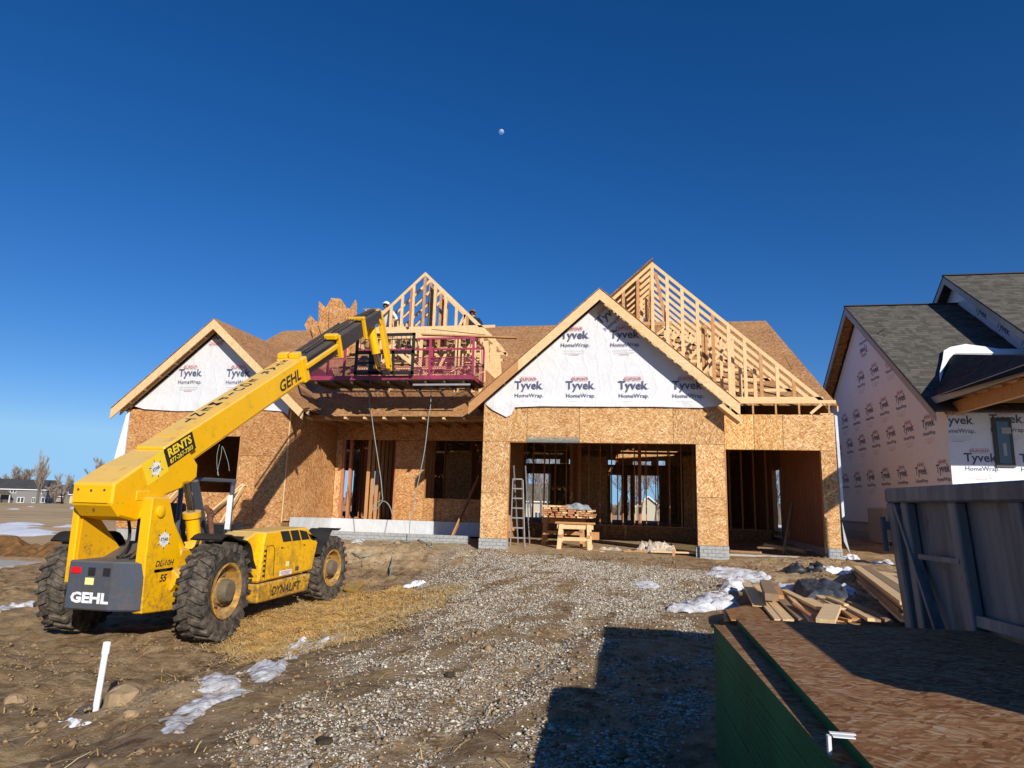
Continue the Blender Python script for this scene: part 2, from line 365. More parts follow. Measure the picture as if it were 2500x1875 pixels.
# ------------------------------------------------------------------ lettering
_tc = {}
def text2d(s, size, bold=0.0, shear=0.0, spacing=1.0):
    key = (s, size, bold, shear, spacing)
    if key in _tc: return _tc[key]
    cu = bpy.data.curves.new('lettering', 'FONT'); cu.body = s; cu.size = size; cu.offset = bold; cu.shear = shear; cu.space_character = spacing
    cu.align_x = 'CENTER'; cu.resolution_u = 2
    o = bpy.data.objects.new('lettering', cu); col.objects.link(o); bpy.context.view_layer.update()
    me = bpy.data.meshes.new_from_object(o.evaluated_get(bpy.context.evaluated_depsgraph_get()))
    r = ([(v.co.x, v.co.y) for v in me.vertices], [tuple(p.vertices) for p in me.polygons])
    bpy.data.objects.remove(o); bpy.data.meshes.remove(me); _tc[key] = r
    return r
class Print2D:
    """flat print collected in 2D, clipped by half planes, then laid on a surface"""
    def __init__(s): s.v = []; s.f = []; s.mi = []
    def text(s, t, x, y, size, mi=0, bold=0, shear=0, sx=1, rot=0, spacing=1.0):
        vs_, fs = text2d(t, size, bold, shear, spacing); b = len(s.v); cr, sr = cos(rot), sin(rot)
        s.v += [(x + sx * a * cr - bb * sr, y + sx * a * sr + bb * cr) for a, bb in vs_]
        for q in fs: s.f.append([b + i for i in q]); s.mi.append(mi)
        return s
    def poly(s, pts, mi=0):
        b = len(s.v); s.v += list(pts); s.f.append(list(range(b, b + len(pts)))); s.mi.append(mi); return s
    def rect(s, x0, x1, y0, y1, mi=0): return s.poly([(x0, y0), (x1, y0), (x1, y1), (x0, y1)], mi)
    def build(s, name, mats, parent, o, u, v, clips=(), rot=0.0):
        """o origin; u,v in-plane axes; clips: (point2d, normal2d) keeps the side opposite to normal"""
        o, u, v = Vector(o), Vector(u), Vector(v); bm = bmesh.new(); cr, sr = cos(rot), sin(rot)
        vv = [bm.verts.new((a * cr - b * sr, a * sr + b * cr, 0)) for a, b in s.v]
        for q, mi in zip(s.f, s.mi):
            try: f = bm.faces.new([vv[i] for i in q]); f.material_index = mi
            except ValueError: pass
        for (p, n) in clips:
            bmesh.ops.bisect_plane(bm, geom=bm.verts[:] + bm.edges[:] + bm.faces[:], plane_co=(p[0], p[1], 0), plane_no=(n[0], n[1], 0), clear_outer=True)
        if not bm.faces: bm.free(); return None
        org = ORG.get(parent.name, Vector((0, 0, 0)))
        for q in bm.verts: q.co = o + u * q.co.x + v * q.co.y - org
        me = bpy.data.meshes.new(name); bm.to_mesh(me); bm.free()
        for q in mats: me.materials.append(M[q])
        ob = bpy.data.objects.new(name, me); col.objects.link(ob); ob.parent = parent; ORG[ob.name] = org
        return ob
def wrap_logo(fine=True):
    p = Print2D()
    p.text('Tyvek', 0, -.075, .315, 0, .006, 0, .98)
    p.text('.', .41, -.075, .2, 0)
    p.text('HomeWrap.', .03, -.31, .158, 0, .001)
    p.text('DUPONT', 0, .165, .105, 1, .003, 0, 1.0)
    for sg in (-1, 1): p.poly([(sg * .24, .20), (sg * .215, .225), (sg * .215, .175)], 1)
    p.rect(-.21, .21, .262, .268, 1); p.rect(-.21, .21, .140, .146, 1)
    if fine:
        p.rect(-.3, .32, -.42, -.413, 2); p.rect(-.3, .32, -.475, -.47, 2); p.rect(-.26, .24, -.505, -.50, 2); p.rect(-.13, .13, -.54, -.53, 1)
    return p
# ------------------------------------------------------------------ terrain
def sm(a, b, x):
    t = max(0.0, min(1.0, (x - a) / (b - a))); return t * t * (3 - 2 * t)
def pl(pts, x):
    if x <= pts[0][0]: return pts[0][1]
    for (a, va), (b, vb) in zip(pts, pts[1:]):
        if x <= b: t = (x - a) / (b - a); t = t * t * (3 - 2 * t); return va + (vb - va) * t
    return pts[-1][1]
def inpoly(P, x, y):
    c = False; j = len(P) - 1
    for i in range(len(P)):
        xi, yi = P[i]; xj, yj = P[j]
        if (yi > y) != (yj > y) and x < (xj - xi) * (y - yi) / (yj - yi) + xi: c = not c
        j = i
    return c
def pdist(P, x, y):
    """signed distance, positive inside"""
    d = 1e9; n = len(P)
    for i in range(n):
        ax, ay = P[i]; bx, by = P[(i + 1) % n]; dx, dy = bx - ax, by - ay
        t = max(0, min(1, ((x - ax) * dx + (y - ay) * dy) / (dx * dx + dy * dy + 1e-9)))
        d = min(d, hypot(x - ax - t * dx, y - ay - t * dy))
    return d if inpoly(P, x, y) else -d
def hbase(x, y):
    dr = pl([(4, 0), (10, -.02), (14, .02), (17.2, .12), (19, .16)], y)
    lf = pl([(2, -.34), (4.5, -.42), (8.2, -.60), (12.6, -.56), (15.2, -.34), (17.2, .06), (18.4, .2)], y)
    if x < -10: lf = lf + (-.55 - lf) * sm(-12.5, -15.6, x)
    s = sm(-1.9, -5.0, x); z = dr * (1 - s) + lf * s
    rg = pl([(6, .0), (9, .0), (14, .10), (18, .17), (26, .35)], y); s = sm(2.2, 4.5, x); z = z * (1 - s) + rg * s
    r = hypot(x, y)
    z -= .0115 * max(0.0, min(r - 32, 230)) + (.012 * max(0, min(y - 45, 130)) * sm(-60, -10, x))
    z += 0
    z += .16 * math.exp(-(((x + 6.6) / 2.2) ** 2 + ((y - 16.6) / .8) ** 2)) + .10 * math.exp(-(((x + 3.7) / .5) ** 2 + ((y - 5.0) / .45) ** 2)) \
        + .07 * math.exp(-(((x - 3.6) / 1.3) ** 2 + ((y - 16.9) / .7) ** 2))
    return z
def hgt(x, y):
    z = hbase(x, y); r = hypot(x, y)
    dr = (1 - sm(1.5, 3.2, x)) * sm(-4.2, -2.4, x)
    a = .030 + .066 * (1 - dr)
    if 17.6 < y < 33 and -15.2 < x < 5.2: a *= .3
    if r < 80:
        z += a * frac((x * .8, y * .8, 0), 1) + a * .55 * frac((x * 3.1, y * 3.1, 0), 2, 3)
        if r < 26: z += .5 * a * frac((x * 9, y * 9, 0), 3, 3)
        if r < 14: z -= .06 * dr * (math.exp(-((x + 1.55 - .12 * y + .1 * frac((y * .8, 0, 0), 81)) / .16) ** 2) + math.exp(-((x + 3.0 - .12 * y + .1 * frac((y * .8, 3, 0), 82)) / .20) ** 2)) * sm(12, 7, y) * (.7 + .6 * frac((x * 2, y * 2, 0), 83))
    else: z += .15 * frac((x * .02, y * .02, 0), 5)
    return z
def gp(px, py):
    z = 0.0
    for _ in range(6):
        p = PZ(px, py, min(z, EYE - .2)); z = hbase(p.x, p.y)
    return (p.x, p.y)
gravel_P = [gp(*q) for q in [(1080, 1362), (1250, 1352), (1480, 1372), (1720, 1398), (1790, 1440), (1640, 1500), (1800, 1560), (1960, 1874)]] + [(1.6, .6), (-1.9, .6)] + \
    [gp(*q) for q in [(560, 1872), (700, 1760), (780, 1640), (850, 1570), (1010, 1500), (990, 1440)]]
straw_P = [gp(*q) for q in [(540, 1535), (640, 1480), (850, 1450), (1010, 1428), (1120, 1440), (1040, 1490), (940, 1545), (800, 1585), (610, 1615), (545, 1585)]]
def gdens(x, y):
    u = x - .18 * y
    return frac((u * 2.9, y * 1.3, 0), 10) * .75 + .8 * frac((u * 1.3, y * .45, 0), 9) + .42 * sm(8.5, 14, y)
def masks(x, y):
    n = frac((x * 1.1, y * 1.1, 0), 9); n2 = frac((x * 3.3, y * 3.3, 0), 10)
    g = sm(-.18, .3, pdist(gravel_P, x, y) + .35 * n) * sm(-.2, .35, gdens(x, y)) if -9 < x < 5 and y < 19 else 0
    st = sm(-.1, .25, pdist(straw_P, x, y) + .22 * n) if -9 < x < 0 and 5 < y < 14 else 0
    r = hypot(x, y)
    fld = sm(20, 26, r) * (1 if (x < -13 or y > 34) else 0)
    if x > 5.3: fld = 0
    tan_ = max(sm(.9, 0, hypot((x + 6.6) / 2.6, (y - 16.4) / 1.5)), .8 * sm(1.2, .2, hypot((x + 3.7) / .6, (y - 4.9) / .5)), sm(16.0, 17.0, y) * .7 if -15 < x < 1 else 0)
    if x > 1.9 and y > 10.5: tan_ = max(tan_, .55 * sm(-.3, .4, n + .2))
    return g, st, fld, tan_
def axis_pts(lo, hi, fine_lo, fine_hi, step, far, grow=1.16):
    a = list(np.arange(fine_lo, fine_hi + 1e-6, step)); s = step; x = fine_hi
    while x < hi: s = min(s * grow, far); x += s; a.append(x)
    s = step; x = fine_lo; pre = []
    while x > lo: s = min(s * grow, far); x -= s; pre.append(x)
    return pre[::-1] + a
gx = axis_pts(-2600, 2600, -13, 4.5, .1, 300); gy = axis_pts(-260, 3000, 1.2, 17.0, .1, 300)
nx, ny = len(gx), len(gy)
verts = []; colr = []
for y in gy:
    for x in gx:
        verts.append((x, y, hgt(x, y))); colr.append(masks(x, y))
faces = [(j * nx + i, j * nx + i + 1, (j + 1) * nx + i + 1, (j + 1) * nx + i) for j in range(ny - 1) for i in range(nx - 1)]
me = bpy.data.meshes.new('ground'); me.from_pydata(verts, [], faces)
ca = me.color_attributes.new('cover', 'FLOAT_COLOR', 'POINT'); ca.data.foreach_set('color', np.array(colr, dtype=np.float32).ravel())
me.polygons.foreach_set('use_smooth', [True] * len(me.polygons))
ground = bpy.data.objects.new('ground', me); col.objects.link(ground); ground['kind'] = 'structure'
k = N('ground', .95, .15)
at = k.new('ShaderNodeAttribute', attribute_name='cover'); sp = k.new('ShaderNodeSeparateColor'); k.l.new(at.outputs['Color'], sp.inputs[0])
A = at.outputs['Alpha']
n1 = k.noise(1.1, 9, rough=.72); n2 = k.noise(6, 7, rough=.7); n3 = k.noise(38, 5, rough=.7)
mud = k.mix(k.step(n1, .36, .64), (.105, .060, .028), (.34, .22, .105)); mud = k.mix(k.step(n2, .42, .66), mud, (.42, .30, .17))
mud = k.mix(k.math('MULTIPLY', k.step(n3, .52, .72), .45), mud, (.40, .30, .19))
tanc = k.mix(k.step(n2, .35, .65), (.40, .275, .15), (.60, .44, .26))
c = k.mix(k.math('MULTIPLY', A, k.step(n2, .2, .5)), mud, tanc)
cell = k.voro(34, k.map(size=(1, 1, .4))); cs = k.sep(cell); cd = k.voro(34, k.map(size=(1, 1, .4)), 'Distance')
grav = k.ramp(cs[0], [(0, (.18, .13, .085)), (.35, (.35, .295, .22)), (.8, (.54, .49, .40)), (1, (.70, .65, .55))])
gm = k.math('MULTIPLY', sp.outputs[0], k.step(k.math('ADD', cs[1], k.math('MULTIPLY', n2, .5)), .58, .62))
gm = k.math('MULTIPLY', gm, k.step(cd, .75, .5)); c = k.mix(gm, c, grav)
sx = k.noise(1, 4, k.map(rot=(0, 0, .5), size=(.09, .008, .05))); sy = k.noise(1, 4, k.map(rot=(0, 0, -.8), size=(.09, .008, .05)))
sc = k.mix(k.step(k.math('MAXIMUM', sx, sy), .48, .68), (.50, .28, .07), (.85, .56, .20)); c = k.mix(sp.outputs[1], c, sc)
fn = k.noise(.05, 6, k.map(size=(1.6, .6, 1)), .6); fd = k.mix(k.step(fn, .35, .62), (.46, .31, .16), (.62, .44, .25)); fd = k.mix(k.step(k.noise(.6, 6, k.map(size=(3, 1, 1)), .7), .5, .7), fd, (.34, .235, .125))
c = k.mix(sp.outputs[2], c, fd)
wet = k.step(k.noise(.7, 4), .58, .7)
h = k.math('ADD', k.math('MULTIPLY', n2, .6), k.math('ADD', k.math('MULTIPLY', n3, .35), k.math('MULTIPLY', gm, .3)))
k.bump(h, .8, .05); me.materials.append(k.done(c, k.ramp(wet, [(0, (.95,) * 3), (1, (.8,) * 3)])))

# ------------------------------------------------------------------ house under construction
HOUSE = thing('unfinished_house', 'unfinished timber house clad in strand board with white-wrapped gables and bare roof trusses', 'house', (-5, 17.6, 0))
def clip_poly(P, Q):
    """clip polygon P (2D) by convex ccw polygon Q"""
    out = list(P); n = len(Q)
    for i in range(n):
        ax, ay = Q[i]; bx, by = Q[(i + 1) % n]; ins = out; out = []
        side = lambda p: (bx - ax) * (p[1] - ay) - (by - ay) * (p[0] - ax)
        for j in range(len(ins)):
            p, q = ins[j], ins[(j + 1) % len(ins)]; sp_, sq = side(p), side(q)
            if sp_ >= 0: out.append(p)
            if (sp_ > 0 and sq < 0) or (sp_ < 0 and sq > 0):
                t = sp_ / (sp_ - sq); out.append((p[0] + (q[0] - p[0]) * t, p[1] + (q[1] - p[1]) * t))
        if len(out) < 3: return []
    return out
def sheet_grid(name, Q, o, u, v, n, sw, sh, t, mat, parent, off=(0, 0), stag=True, gap=.014, jit=.004):
    """strand board sheets sw x sh laid over convex 2D region Q in the frame o,u,v; each sheet an object"""
    o, u, v, n = Vector(o), Vector(u), Vector(v), Vector(n)
    x0 = min(p[0] for p in Q); x1 = max(p[0] for p in Q); y0 = min(p[1] for p in Q); y1 = max(p[1] for p in Q)
    j = 0; y = y0 - off[1]
    while y < y1:
        x = x0 - off[0] - (sw / 2 if stag and j % 2 else 0)
        while x < x1:
            g = gap / 2; P = clip_poly([(x + g, y + g), (x + sw - g, y + g), (x + sw - g, y + sh - g), (x + g, y + sh - g)], Q)
            if len(P) >= 3 and abs(sum(P[i][0] * P[(i + 1) % len(P)][1] - P[(i + 1) % len(P)][0] * P[i][1] for i in range(len(P)))) > .02:
                d = R.uniform(0, jit); MB().prism([o + u * a + v * b + n * d for a, b in P], n * t).build(name, mat, parent)
            x += sw
        y += sh; j += 1
X, Y_, Z = Vector((1, 0, 0)), Vector((0, 1, 0)), Vector((0, 0, 1))
def wallp(x0, x1, z0, z1, Y=17.6, mat='osb_f', t=.012, name='sheathing_board'):
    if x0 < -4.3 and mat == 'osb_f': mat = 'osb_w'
    d = R.uniform(0, .003); MB().box(x0 + .0055, x1 - .0055, Y - t - d, Y - d, z0 + .005, z1 - .005).build(name, mat, HOUSE)
# main garage front
wallp(-4.0, -3.25, .40, 1.6); wallp(-4.0, -3.25, 1.6, 3.0, mat='osb_fv'); wallp(-4.0, -2.78, 3.0, 3.97, mat='osb_fv')
wallp(-2.78, -1.35, 2.98, 3.97, mat='osb_stain'); wallp(-1.35, 1.10, 2.98, 3.97)
wallp(1.10, 2.38, 2.98, 3.97, mat='osb_fv'); wallp(1.66, 2.38, 1.62, 2.98, mat='osb_fv'); wallp(1.66, 2.38, .42, 1.62)
# second garage front
for a, b, m_ in ((2.38, 3.22, 'osb_pale'), (3.22, 3.95, 'osb_pale'), (3.95, 5.23, 'osb_f')): wallp(a, b, 2.90, 3.84, 18.2, m_)
wallp(4.85, 5.23, 1.75, 2.90, 18.2, 'osb_fv'); wallp(4.85, 5.23, .43, 1.75, 18.2)
MB().box(2.383, 2.394, 17.62, 18.19, .42, 3.95).build('sheathing_board', 'osb_s', HOUSE)
MB().box(4.851, 4.90, 18.201, 18.30, .32, .60).build('offcut_block', 'lum', HOUSE)
# openings framed by trimmers, headers and jacks
for (x0, x1, z0, z1, Y) in ((-3.25, 1.66, .40, 2.98, 17.6), (2.49, 4.85, .30, 2.90, 18.2)):
    MB().box(x0 - .13, x1 + .13, Y + .002, Y + .14, z1, z1 + .30).build('header', 'lum2', HOUSE)
    for s, xx in ((-1, x0), (1, x1)):
        for q in range(2): MB().box(xx + s * (.002 + q * .04), xx + s * (.038 + q * .04), Y + .002, Y + .14, z0, z1 - .002).build('trimmer', 'lum2', HOUSE)
# wing front (opening for a window) and its return wall
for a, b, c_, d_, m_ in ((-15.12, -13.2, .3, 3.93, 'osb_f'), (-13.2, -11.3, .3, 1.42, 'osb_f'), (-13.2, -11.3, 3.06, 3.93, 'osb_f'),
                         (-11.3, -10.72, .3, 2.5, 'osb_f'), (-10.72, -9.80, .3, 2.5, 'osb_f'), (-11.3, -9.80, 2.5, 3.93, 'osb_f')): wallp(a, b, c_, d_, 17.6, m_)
for y0, y1 in ((17.6, 18.82), (18.82, 20.04), (20.04, 20.79)):
    for z0, z1 in ((.66, 2.3), (2.3, 3.84)): MB().box(-9.799, -9.786, y0 + .003, y1 - .003, z0, z1 - .005).build('sheathing_board', 'osb_s', HOUSE)
MB().box(-9.80, -9.772, 17.585, 17.600, .62, 3.9).build('corner_edge', 'lum', HOUSE)
# porch back wall
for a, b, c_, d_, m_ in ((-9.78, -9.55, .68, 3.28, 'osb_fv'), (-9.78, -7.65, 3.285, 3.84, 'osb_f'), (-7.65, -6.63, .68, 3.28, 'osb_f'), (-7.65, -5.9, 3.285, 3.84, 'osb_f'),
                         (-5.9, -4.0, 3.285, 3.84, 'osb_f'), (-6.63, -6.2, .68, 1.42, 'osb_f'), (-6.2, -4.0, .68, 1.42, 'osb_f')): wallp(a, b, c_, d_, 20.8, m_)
for x in (-9.55, -9.51, -9.30, -9.26, -7.69): MB().box(x, x + .036, 20.802, 20.94, .68, 3.28).build('trimmer', 'red', HOUSE)
for x in (-6.67, -6.63): MB().box(x - .036, x, 20.803, 20.94, .68, 3.28).build('trimmer', 'lum2', HOUSE)
# foundation: concrete bricks laid one by one, mortar core behind
def bricks(x0, x1, Y, z0, z1, bw=.195, bh=.09, parent=HOUSE, alongy=False, X0=0, s=1, mat='block'):
    r = 0; z = z1 - bh
    while z > z0 - bh:
        x = x0 - (bw / 2 if r % 2 else 0)
        while x < x1 - .01:
            a, b = max(x, x0) + .004, min(x + bw, x1) - .004
            if b - a > .03:
                d = R.uniform(0, .004)
                if alongy: MB().box(X0 - (.08 if s > 0 else 0) , X0 + (0 if s > 0 else .08), a, b, z + .004, z + bh - .004).build('brick', mat, parent)
                else: MB().box(a, b, Y - .012 - d, Y + .08, z + .004, z + bh - .004).build('brick', mat, parent)
            x += bw
        z -= bh; r += 1
for (a, b, Y, zt) in ((-4.02, -3.26, 17.59, .40), (1.70, 2.42, 17.59, .42), (4.89, 5.24, 18.19, .43)):
    MB().box(a + .01, b - .01, Y + .005, Y + .3, -.2, zt - .005).build('foundation_pier', 'conc', HOUSE); bricks(a, b, Y, -.05, zt)
bricks(17.66, 17.86, 0, .0, .42, X0=1.70, alongy=True, s=1)
MB().box(-9.3, -4.47, 18.31, 18.5, -.2, .395).build('foundation_wall', 'conc', HOUSE); bricks(-9.3, -4.45, 18.30, .10, .405)
MB().box(2.42, 4.90, 18.20, 18.42, -.2, .20).build('foundation_wall', 'conc', HOUSE)
MB().box(-15.1, -9.8, 17.62, 17.8, -.6, .30).build('foundation_wall', 'conc', HOUSE)
# white plastic hung round the porch base
def wavy(name, path, z0, z1, mat, parent, amp=.02, n=60, seed=1):
    P = [Vector(p) for p in path]; L = [0]
    for a, b in zip(P, P[1:]): L.append(L[-1] + (b - a).length)
    vs_, fs = [], []; rows = 6
    for i in range(n + 1):
        s = L[-1] * i / n; j = max(q for q in range(len(L) - 1) if L[q] <= s + 1e-9); t = (s - L[j]) / (L[j + 1] - L[j]); p = P[j].lerp(P[j + 1], t)
        d = (P[j + 1] - P[j]).normalized(); nn = Vector((d.y, -d.x, 0))
        for r in range(rows + 1):
            f = r / rows; q = p + nn * (amp * (1.2 + frac((s * 4, f * 1.5, 0), seed)) ); zz0 = z0 + .03 * frac((s * 2.2, 0, 0), seed + 3)
            vs_.append((q.x, q.y, zz0 + (z1 - zz0) * f + p.z))
    for i in range(n):
        for r in range(rows): a = i * (rows + 1) + r; fs.append((a, a + rows + 1, a + rows + 2, a + 1))
    return MB().add(vs_, fs).build(name, mat, parent, smooth=True)
wavy('plastic_sheet', [(-9.76, 17.95, .08), (-9.75, 20.72, 0), (-4.02, 20.74, 0)], .26, .69, 'plastic', HOUSE, .02, 90)
# loose wrap turned round both outer corners
mb = MB(); mb.prism([(5.235, 18.17, 3.84), (5.30, 18.16, 3.8), (5.33, 18.16, 1.25), (5.27, 18.17, 1.2)], (0, .01, 0)).prism([(5.26, 18.17, 1.1), (5.40, 18.13, .32), (5.28, 18.17, .62)], (0, .01, 0))
mb.build('wrap_edge', 'wrap', HOUSE)
mb = MB(); mb.prism([(-15.13, 17.57, 3.85), (-15.20, 17.55, 3.8), (-15.42, 17.5, 2.2), (-15.36, 17.5, 1.5), (-15.42, 17.52, 1.3), (-15.12, 17.57, 1.1)], (0, .01, 0)); mb.build('wrap_edge', 'wrap', HOUSE)

# gables with house wrap
def gable(cx, half, wallx0, wallx1, zap, slope, Yw, Yf, Yb, zbot, logos, botpts, lumber='lum'):
    """zap: roof surface at the ridge; half: half width of the roof; returns None"""
    zr = lambda x: zap - slope * abs(x - cx)
    c_ = sqrt(1 + slope * slope); nrm = lambda s: Vector((s * slope / c_, 0, 1 / c_)); dn = lambda s: Vector((s / c_, 0, -slope / c_))
    # sheathing under the wrap
    MB().prism([(wallx0, Yw, zbot), (wallx1, Yw, zbot), (wallx1, Yw, zr(wallx1) - .22), (cx, Yw, zap - .24), (wallx0, Yw, zr(wallx0) - .22)], (0, -.011, 0)).build('gable_board', 'osb_f', HOUSE)
    # wrap sheet: grid clipped to the triangle, slack at the bottom
    poly = botpts + [(wallx1, zr(wallx1) - .22), (cx, zap - .24), (wallx0, zr(wallx0) - .22)]
    bm = bmesh.new(); vv = [bm.verts.new((p[0], 0, p[1])) for p in poly]; bm.faces.new(vv)
    for ax, lo, hi in ((0, wallx0, wallx1), (2, zbot - .4, zap)):
        q = lo
        while q < hi:
            co = [0, 0, 0]; co[ax] = q; no = [0, 0, 0]; no[ax] = 1
            bmesh.ops.bisect_plane(bm, geom=bm.verts[:] + bm.edges[:] + bm.faces[:], plane_co=co, plane_no=no); q += .09
    for q in bm.verts:
        lowf = sm(zbot + .35, zbot - .05, q.co.z)
        q.co.y = Yw - .016 - .010 * (frac((q.co.x * 1.6, q.co.z * 1.6, 0), 21) + 1) - lowf * (.035 + .03 * frac((q.co.x * 2.5, q.co.z * 4, 0), 22)) - ORG[HOUSE.name].y
        q.co.x -= ORG[HOUSE.name].x
    me = bpy.data.meshes.new('house_wrap'); bm.to_mesh(me); bm.free(); me.materials.append(M['wrap']); me.polygons.foreach_set('use_smooth', [True] * len(me.polygons))
    ow = bpy.data.objects.new('house_wrap', me); col.objects.link(ow); ow.parent = HOUSE; ORG[ow.name] = ORG[HOUSE.name]
    for (lx, lz, rot) in logos:
        clips = [((wallx0 - lx, 0), (-1, 0)), ((wallx1 - lx, 0), (1, 0)), ((cx - lx, zap - .26 - lz), (slope, 1)), ((cx - lx, zap - .26 - lz), (-slope, 1)), ((0, zbot - lz + .05), (0, -1))]
        wrap_logo().build('wrap_print', ['navy', 'redp', 'greyp'], ow, (lx, Yw - .052, lz), X, Z, clips, rot)
    # barge boards, lookouts, fly rafters
    for s in (-1, 1):
        e = Vector((cx + s * half, 0, zap - slope * half)); top = Vector((cx, 0, zap))
        joint = .62 if s < 0 else .5
        for (a, b) in ((0, joint), (joint, 1)):
            p, q = top.lerp(e, a), top.lerp(e, b); dz = Vector((0, 0, -.014)); dep = Vector((0, 0, -.30))
            MB().prism([(p.x, Yf, p.z - .014), (q.x, Yf, q.z - .014), (q.x, Yf, q.z - .314), (p.x, Yf, p.z - .314)], (0, .038, 0)).build('barge_board', lumber if (s < 0 and b == 1) else 'lum', HOUSE)
        MB().prism([(cx, Yw - .10, zap - .02), (e.x, Yw - .10, e.z - .02), (e.x, Yw - .10, e.z - .15), (cx, Yw - .10, zap - .15)], (0, .038, 0)).build('fly_rafter', 'lum', HOUSE)
        nL = int(half * c_ / .61)
        for i in range(1, nL + 1):
            t = i * .61 / (half * c_)
            if t < .97:
                p = top.lerp(e, t); MB().obox((p.x, (Yf + Yw) / 2, p.z - .075), (s * .07 / c_ * 0 + .0, (Yw - Yf) / 2 - .02, 0), nrm(s) * .045 * 0 + Vector((s * .019 / c_, 0, -s * s * .019 * slope / c_)), nrm(s) * .045).build('lookout', 'lum', HOUSE)
    return zr
# roofs -----------------------------------------------------------------
MR = .69
def zmain(y): return 3.86 + MR * (y - 18.3)
def roof_quad(name, P, mat, t=.014, sw=2.44, sh=1.22, parent=HOUSE, stag=True):
    """P: 4 or 3 coplanar world points, first two along the eave; sheets each an object"""
    P = [Vector(p) for p in P]; o = P[0]; u = (P[1] - P[0]).normalized(); n = u.cross(P[-1] - P[0]).normalized()
    if n.z < 0: n = -n
    v = n.cross(u).normalized()
    if v.dot(P[-1] - P[0]) < 0: v = -v
    Q = [((p - o).dot(u), (p - o).dot(v)) for p in P]
    ar = sum(Q[i][0] * Q[(i + 1) % len(Q)][1] - Q[(i + 1) % len(Q)][0] * Q[i][1] for i in range(len(Q)))
    if ar < 0: Q = Q[::-1]
    sheet_grid(name, Q, o, u, v, n, sw, sh, t, mat, parent, stag=stag)
CY, CZ = 24.5, zmain(24.5)
roof_quad('roof_sheet', [(-15.5, 18.12, zmain(18.12)), (2.40, 18.12, zmain(18.12)), (2.40, CY, CZ), (-14.3, CY, CZ)], 'osb_roof')
roof_quad('roof_sheet', [(2.40, 18.72, zmain(18.72)), (5.50, 18.72, zmain(18.72)), (4.90, CY, CZ), (2.40, CY, CZ)], 'osb_roof')
MB().prism([(-15.5, 32.6, 3.5), (5.5, 32.6, 3.5), (4.9, CY + .003, CZ), (-14.3, CY + .003, CZ)], (0, 0, .013)).build('rear_roof', 'osb_roof', HOUSE)
for sx_, a, b in ((-1, (-15.5, 18.28), (-14.3, CY)), (1, (5.50, 18.72), (4.90, CY))):
    MB().prism([(a[0], a[1], zmain(a[1]) - .01), (b[0], b[1], CZ - .01), (b[0], b[1], CZ - .15), (a[0], a[1], zmain(a[1]) - .15)], (sx_ * -.03, 0, 0)).build('rake_board', 'lum', HOUSE)
# wing gable
WX, WZ, WS = -12.28, 6.55, .875
LOGW = [(PY(465, 915, 17.57), 0), (PY(582, 915, 17.57), 0), (PY(365, 915, 17.57), 0), (PY(530, 826, 17.57), pi), (PY(618, 822, 17.57), pi)]
gable(WX, 3.12, -15.1, -9.80, WZ, WS, 17.585, 17.12, 22, 3.93, [(p.x, p.z + .03, r) for p, r in LOGW],
      [(-15.08, 3.98), (-14.6, 3.86), (-13.5, 3.80), (-12.2, 3.82), (-10.6, 3.84), (-10.0, 3.80), (-9.84, 3.7)])
ywend = 18.3 + (WZ - 3.86) / MR
for s in (-1, 1):
    xe = WX + s * 3.12; ze = WZ - WS * 3.12; ye = 18.3 + (ze - 3.86) / MR + .25
    roof_quad('roof_sheet', [(WX, 17.10, WZ), (WX, ywend, WZ), (xe, ye, ze), (xe, 17.10, ze)], 'osb_roof')
# main garage gable
GX, GZ, GS = -.80, 7.12, .89
LOGG = []
for q in ((600, 1085), (997, 1085), (1405, 1085), (1822, 1085), (205, 1085), (955, 697), (1340, 693)):
    p = PY(1100 + q[0] / 3.16, 600 + q[1] / 3.16, 17.57); LOGG.append((p.x, p.z, 0))
p = PY(1100 + 1222 / 3.16, 600 + 530 / 3.16, 17.57); LOGG.append((p.x, p.z, radians(40)))
gable(GX, 3.52, -3.99, 2.36, GZ, GS, 17.585, 17.10, 23, 3.97, LOGG,
      [(-3.95, 4.02), (-3.75, 3.86), (-3.35, 3.66), (-3.22, 3.72), (-3.12, 3.93), (-2.4, 3.96), (-1, 3.95), (.6, 3.95), (1.8, 3.92), (2.3, 3.98)], 'lum2')
ygend = 18.3 + (GZ - 3.86) / MR
for s in (-1, 1):
    xe = GX + s * 3.52; ze = GZ - GS * 3.52; ye = 18.3 + (ze - 3.86) / MR + .25
    if s < 0: roof_quad('roof_sheet', [(GX, 17.08, GZ), (GX, ygend, GZ), (xe, ye, ze), (xe, 17.08, ze)], 'osb_roof')
    else: MB().prism([(GX, 17.08, GZ), (GX, 18.12, GZ), (xe, 18.12, ze), (xe, 17.08, ze)], (0, 0, .014)).build('roof_sheet', 'osb_roof', HOUSE)
MB().prism([(2.30, 17.15, 3.98), (2.78, 17.15, 3.56), (2.72, 17.15, 3.50), (2.20, 17.15, 3.93)], (0, .5, 0)).build('tail_rafter', 'lum', HOUSE)

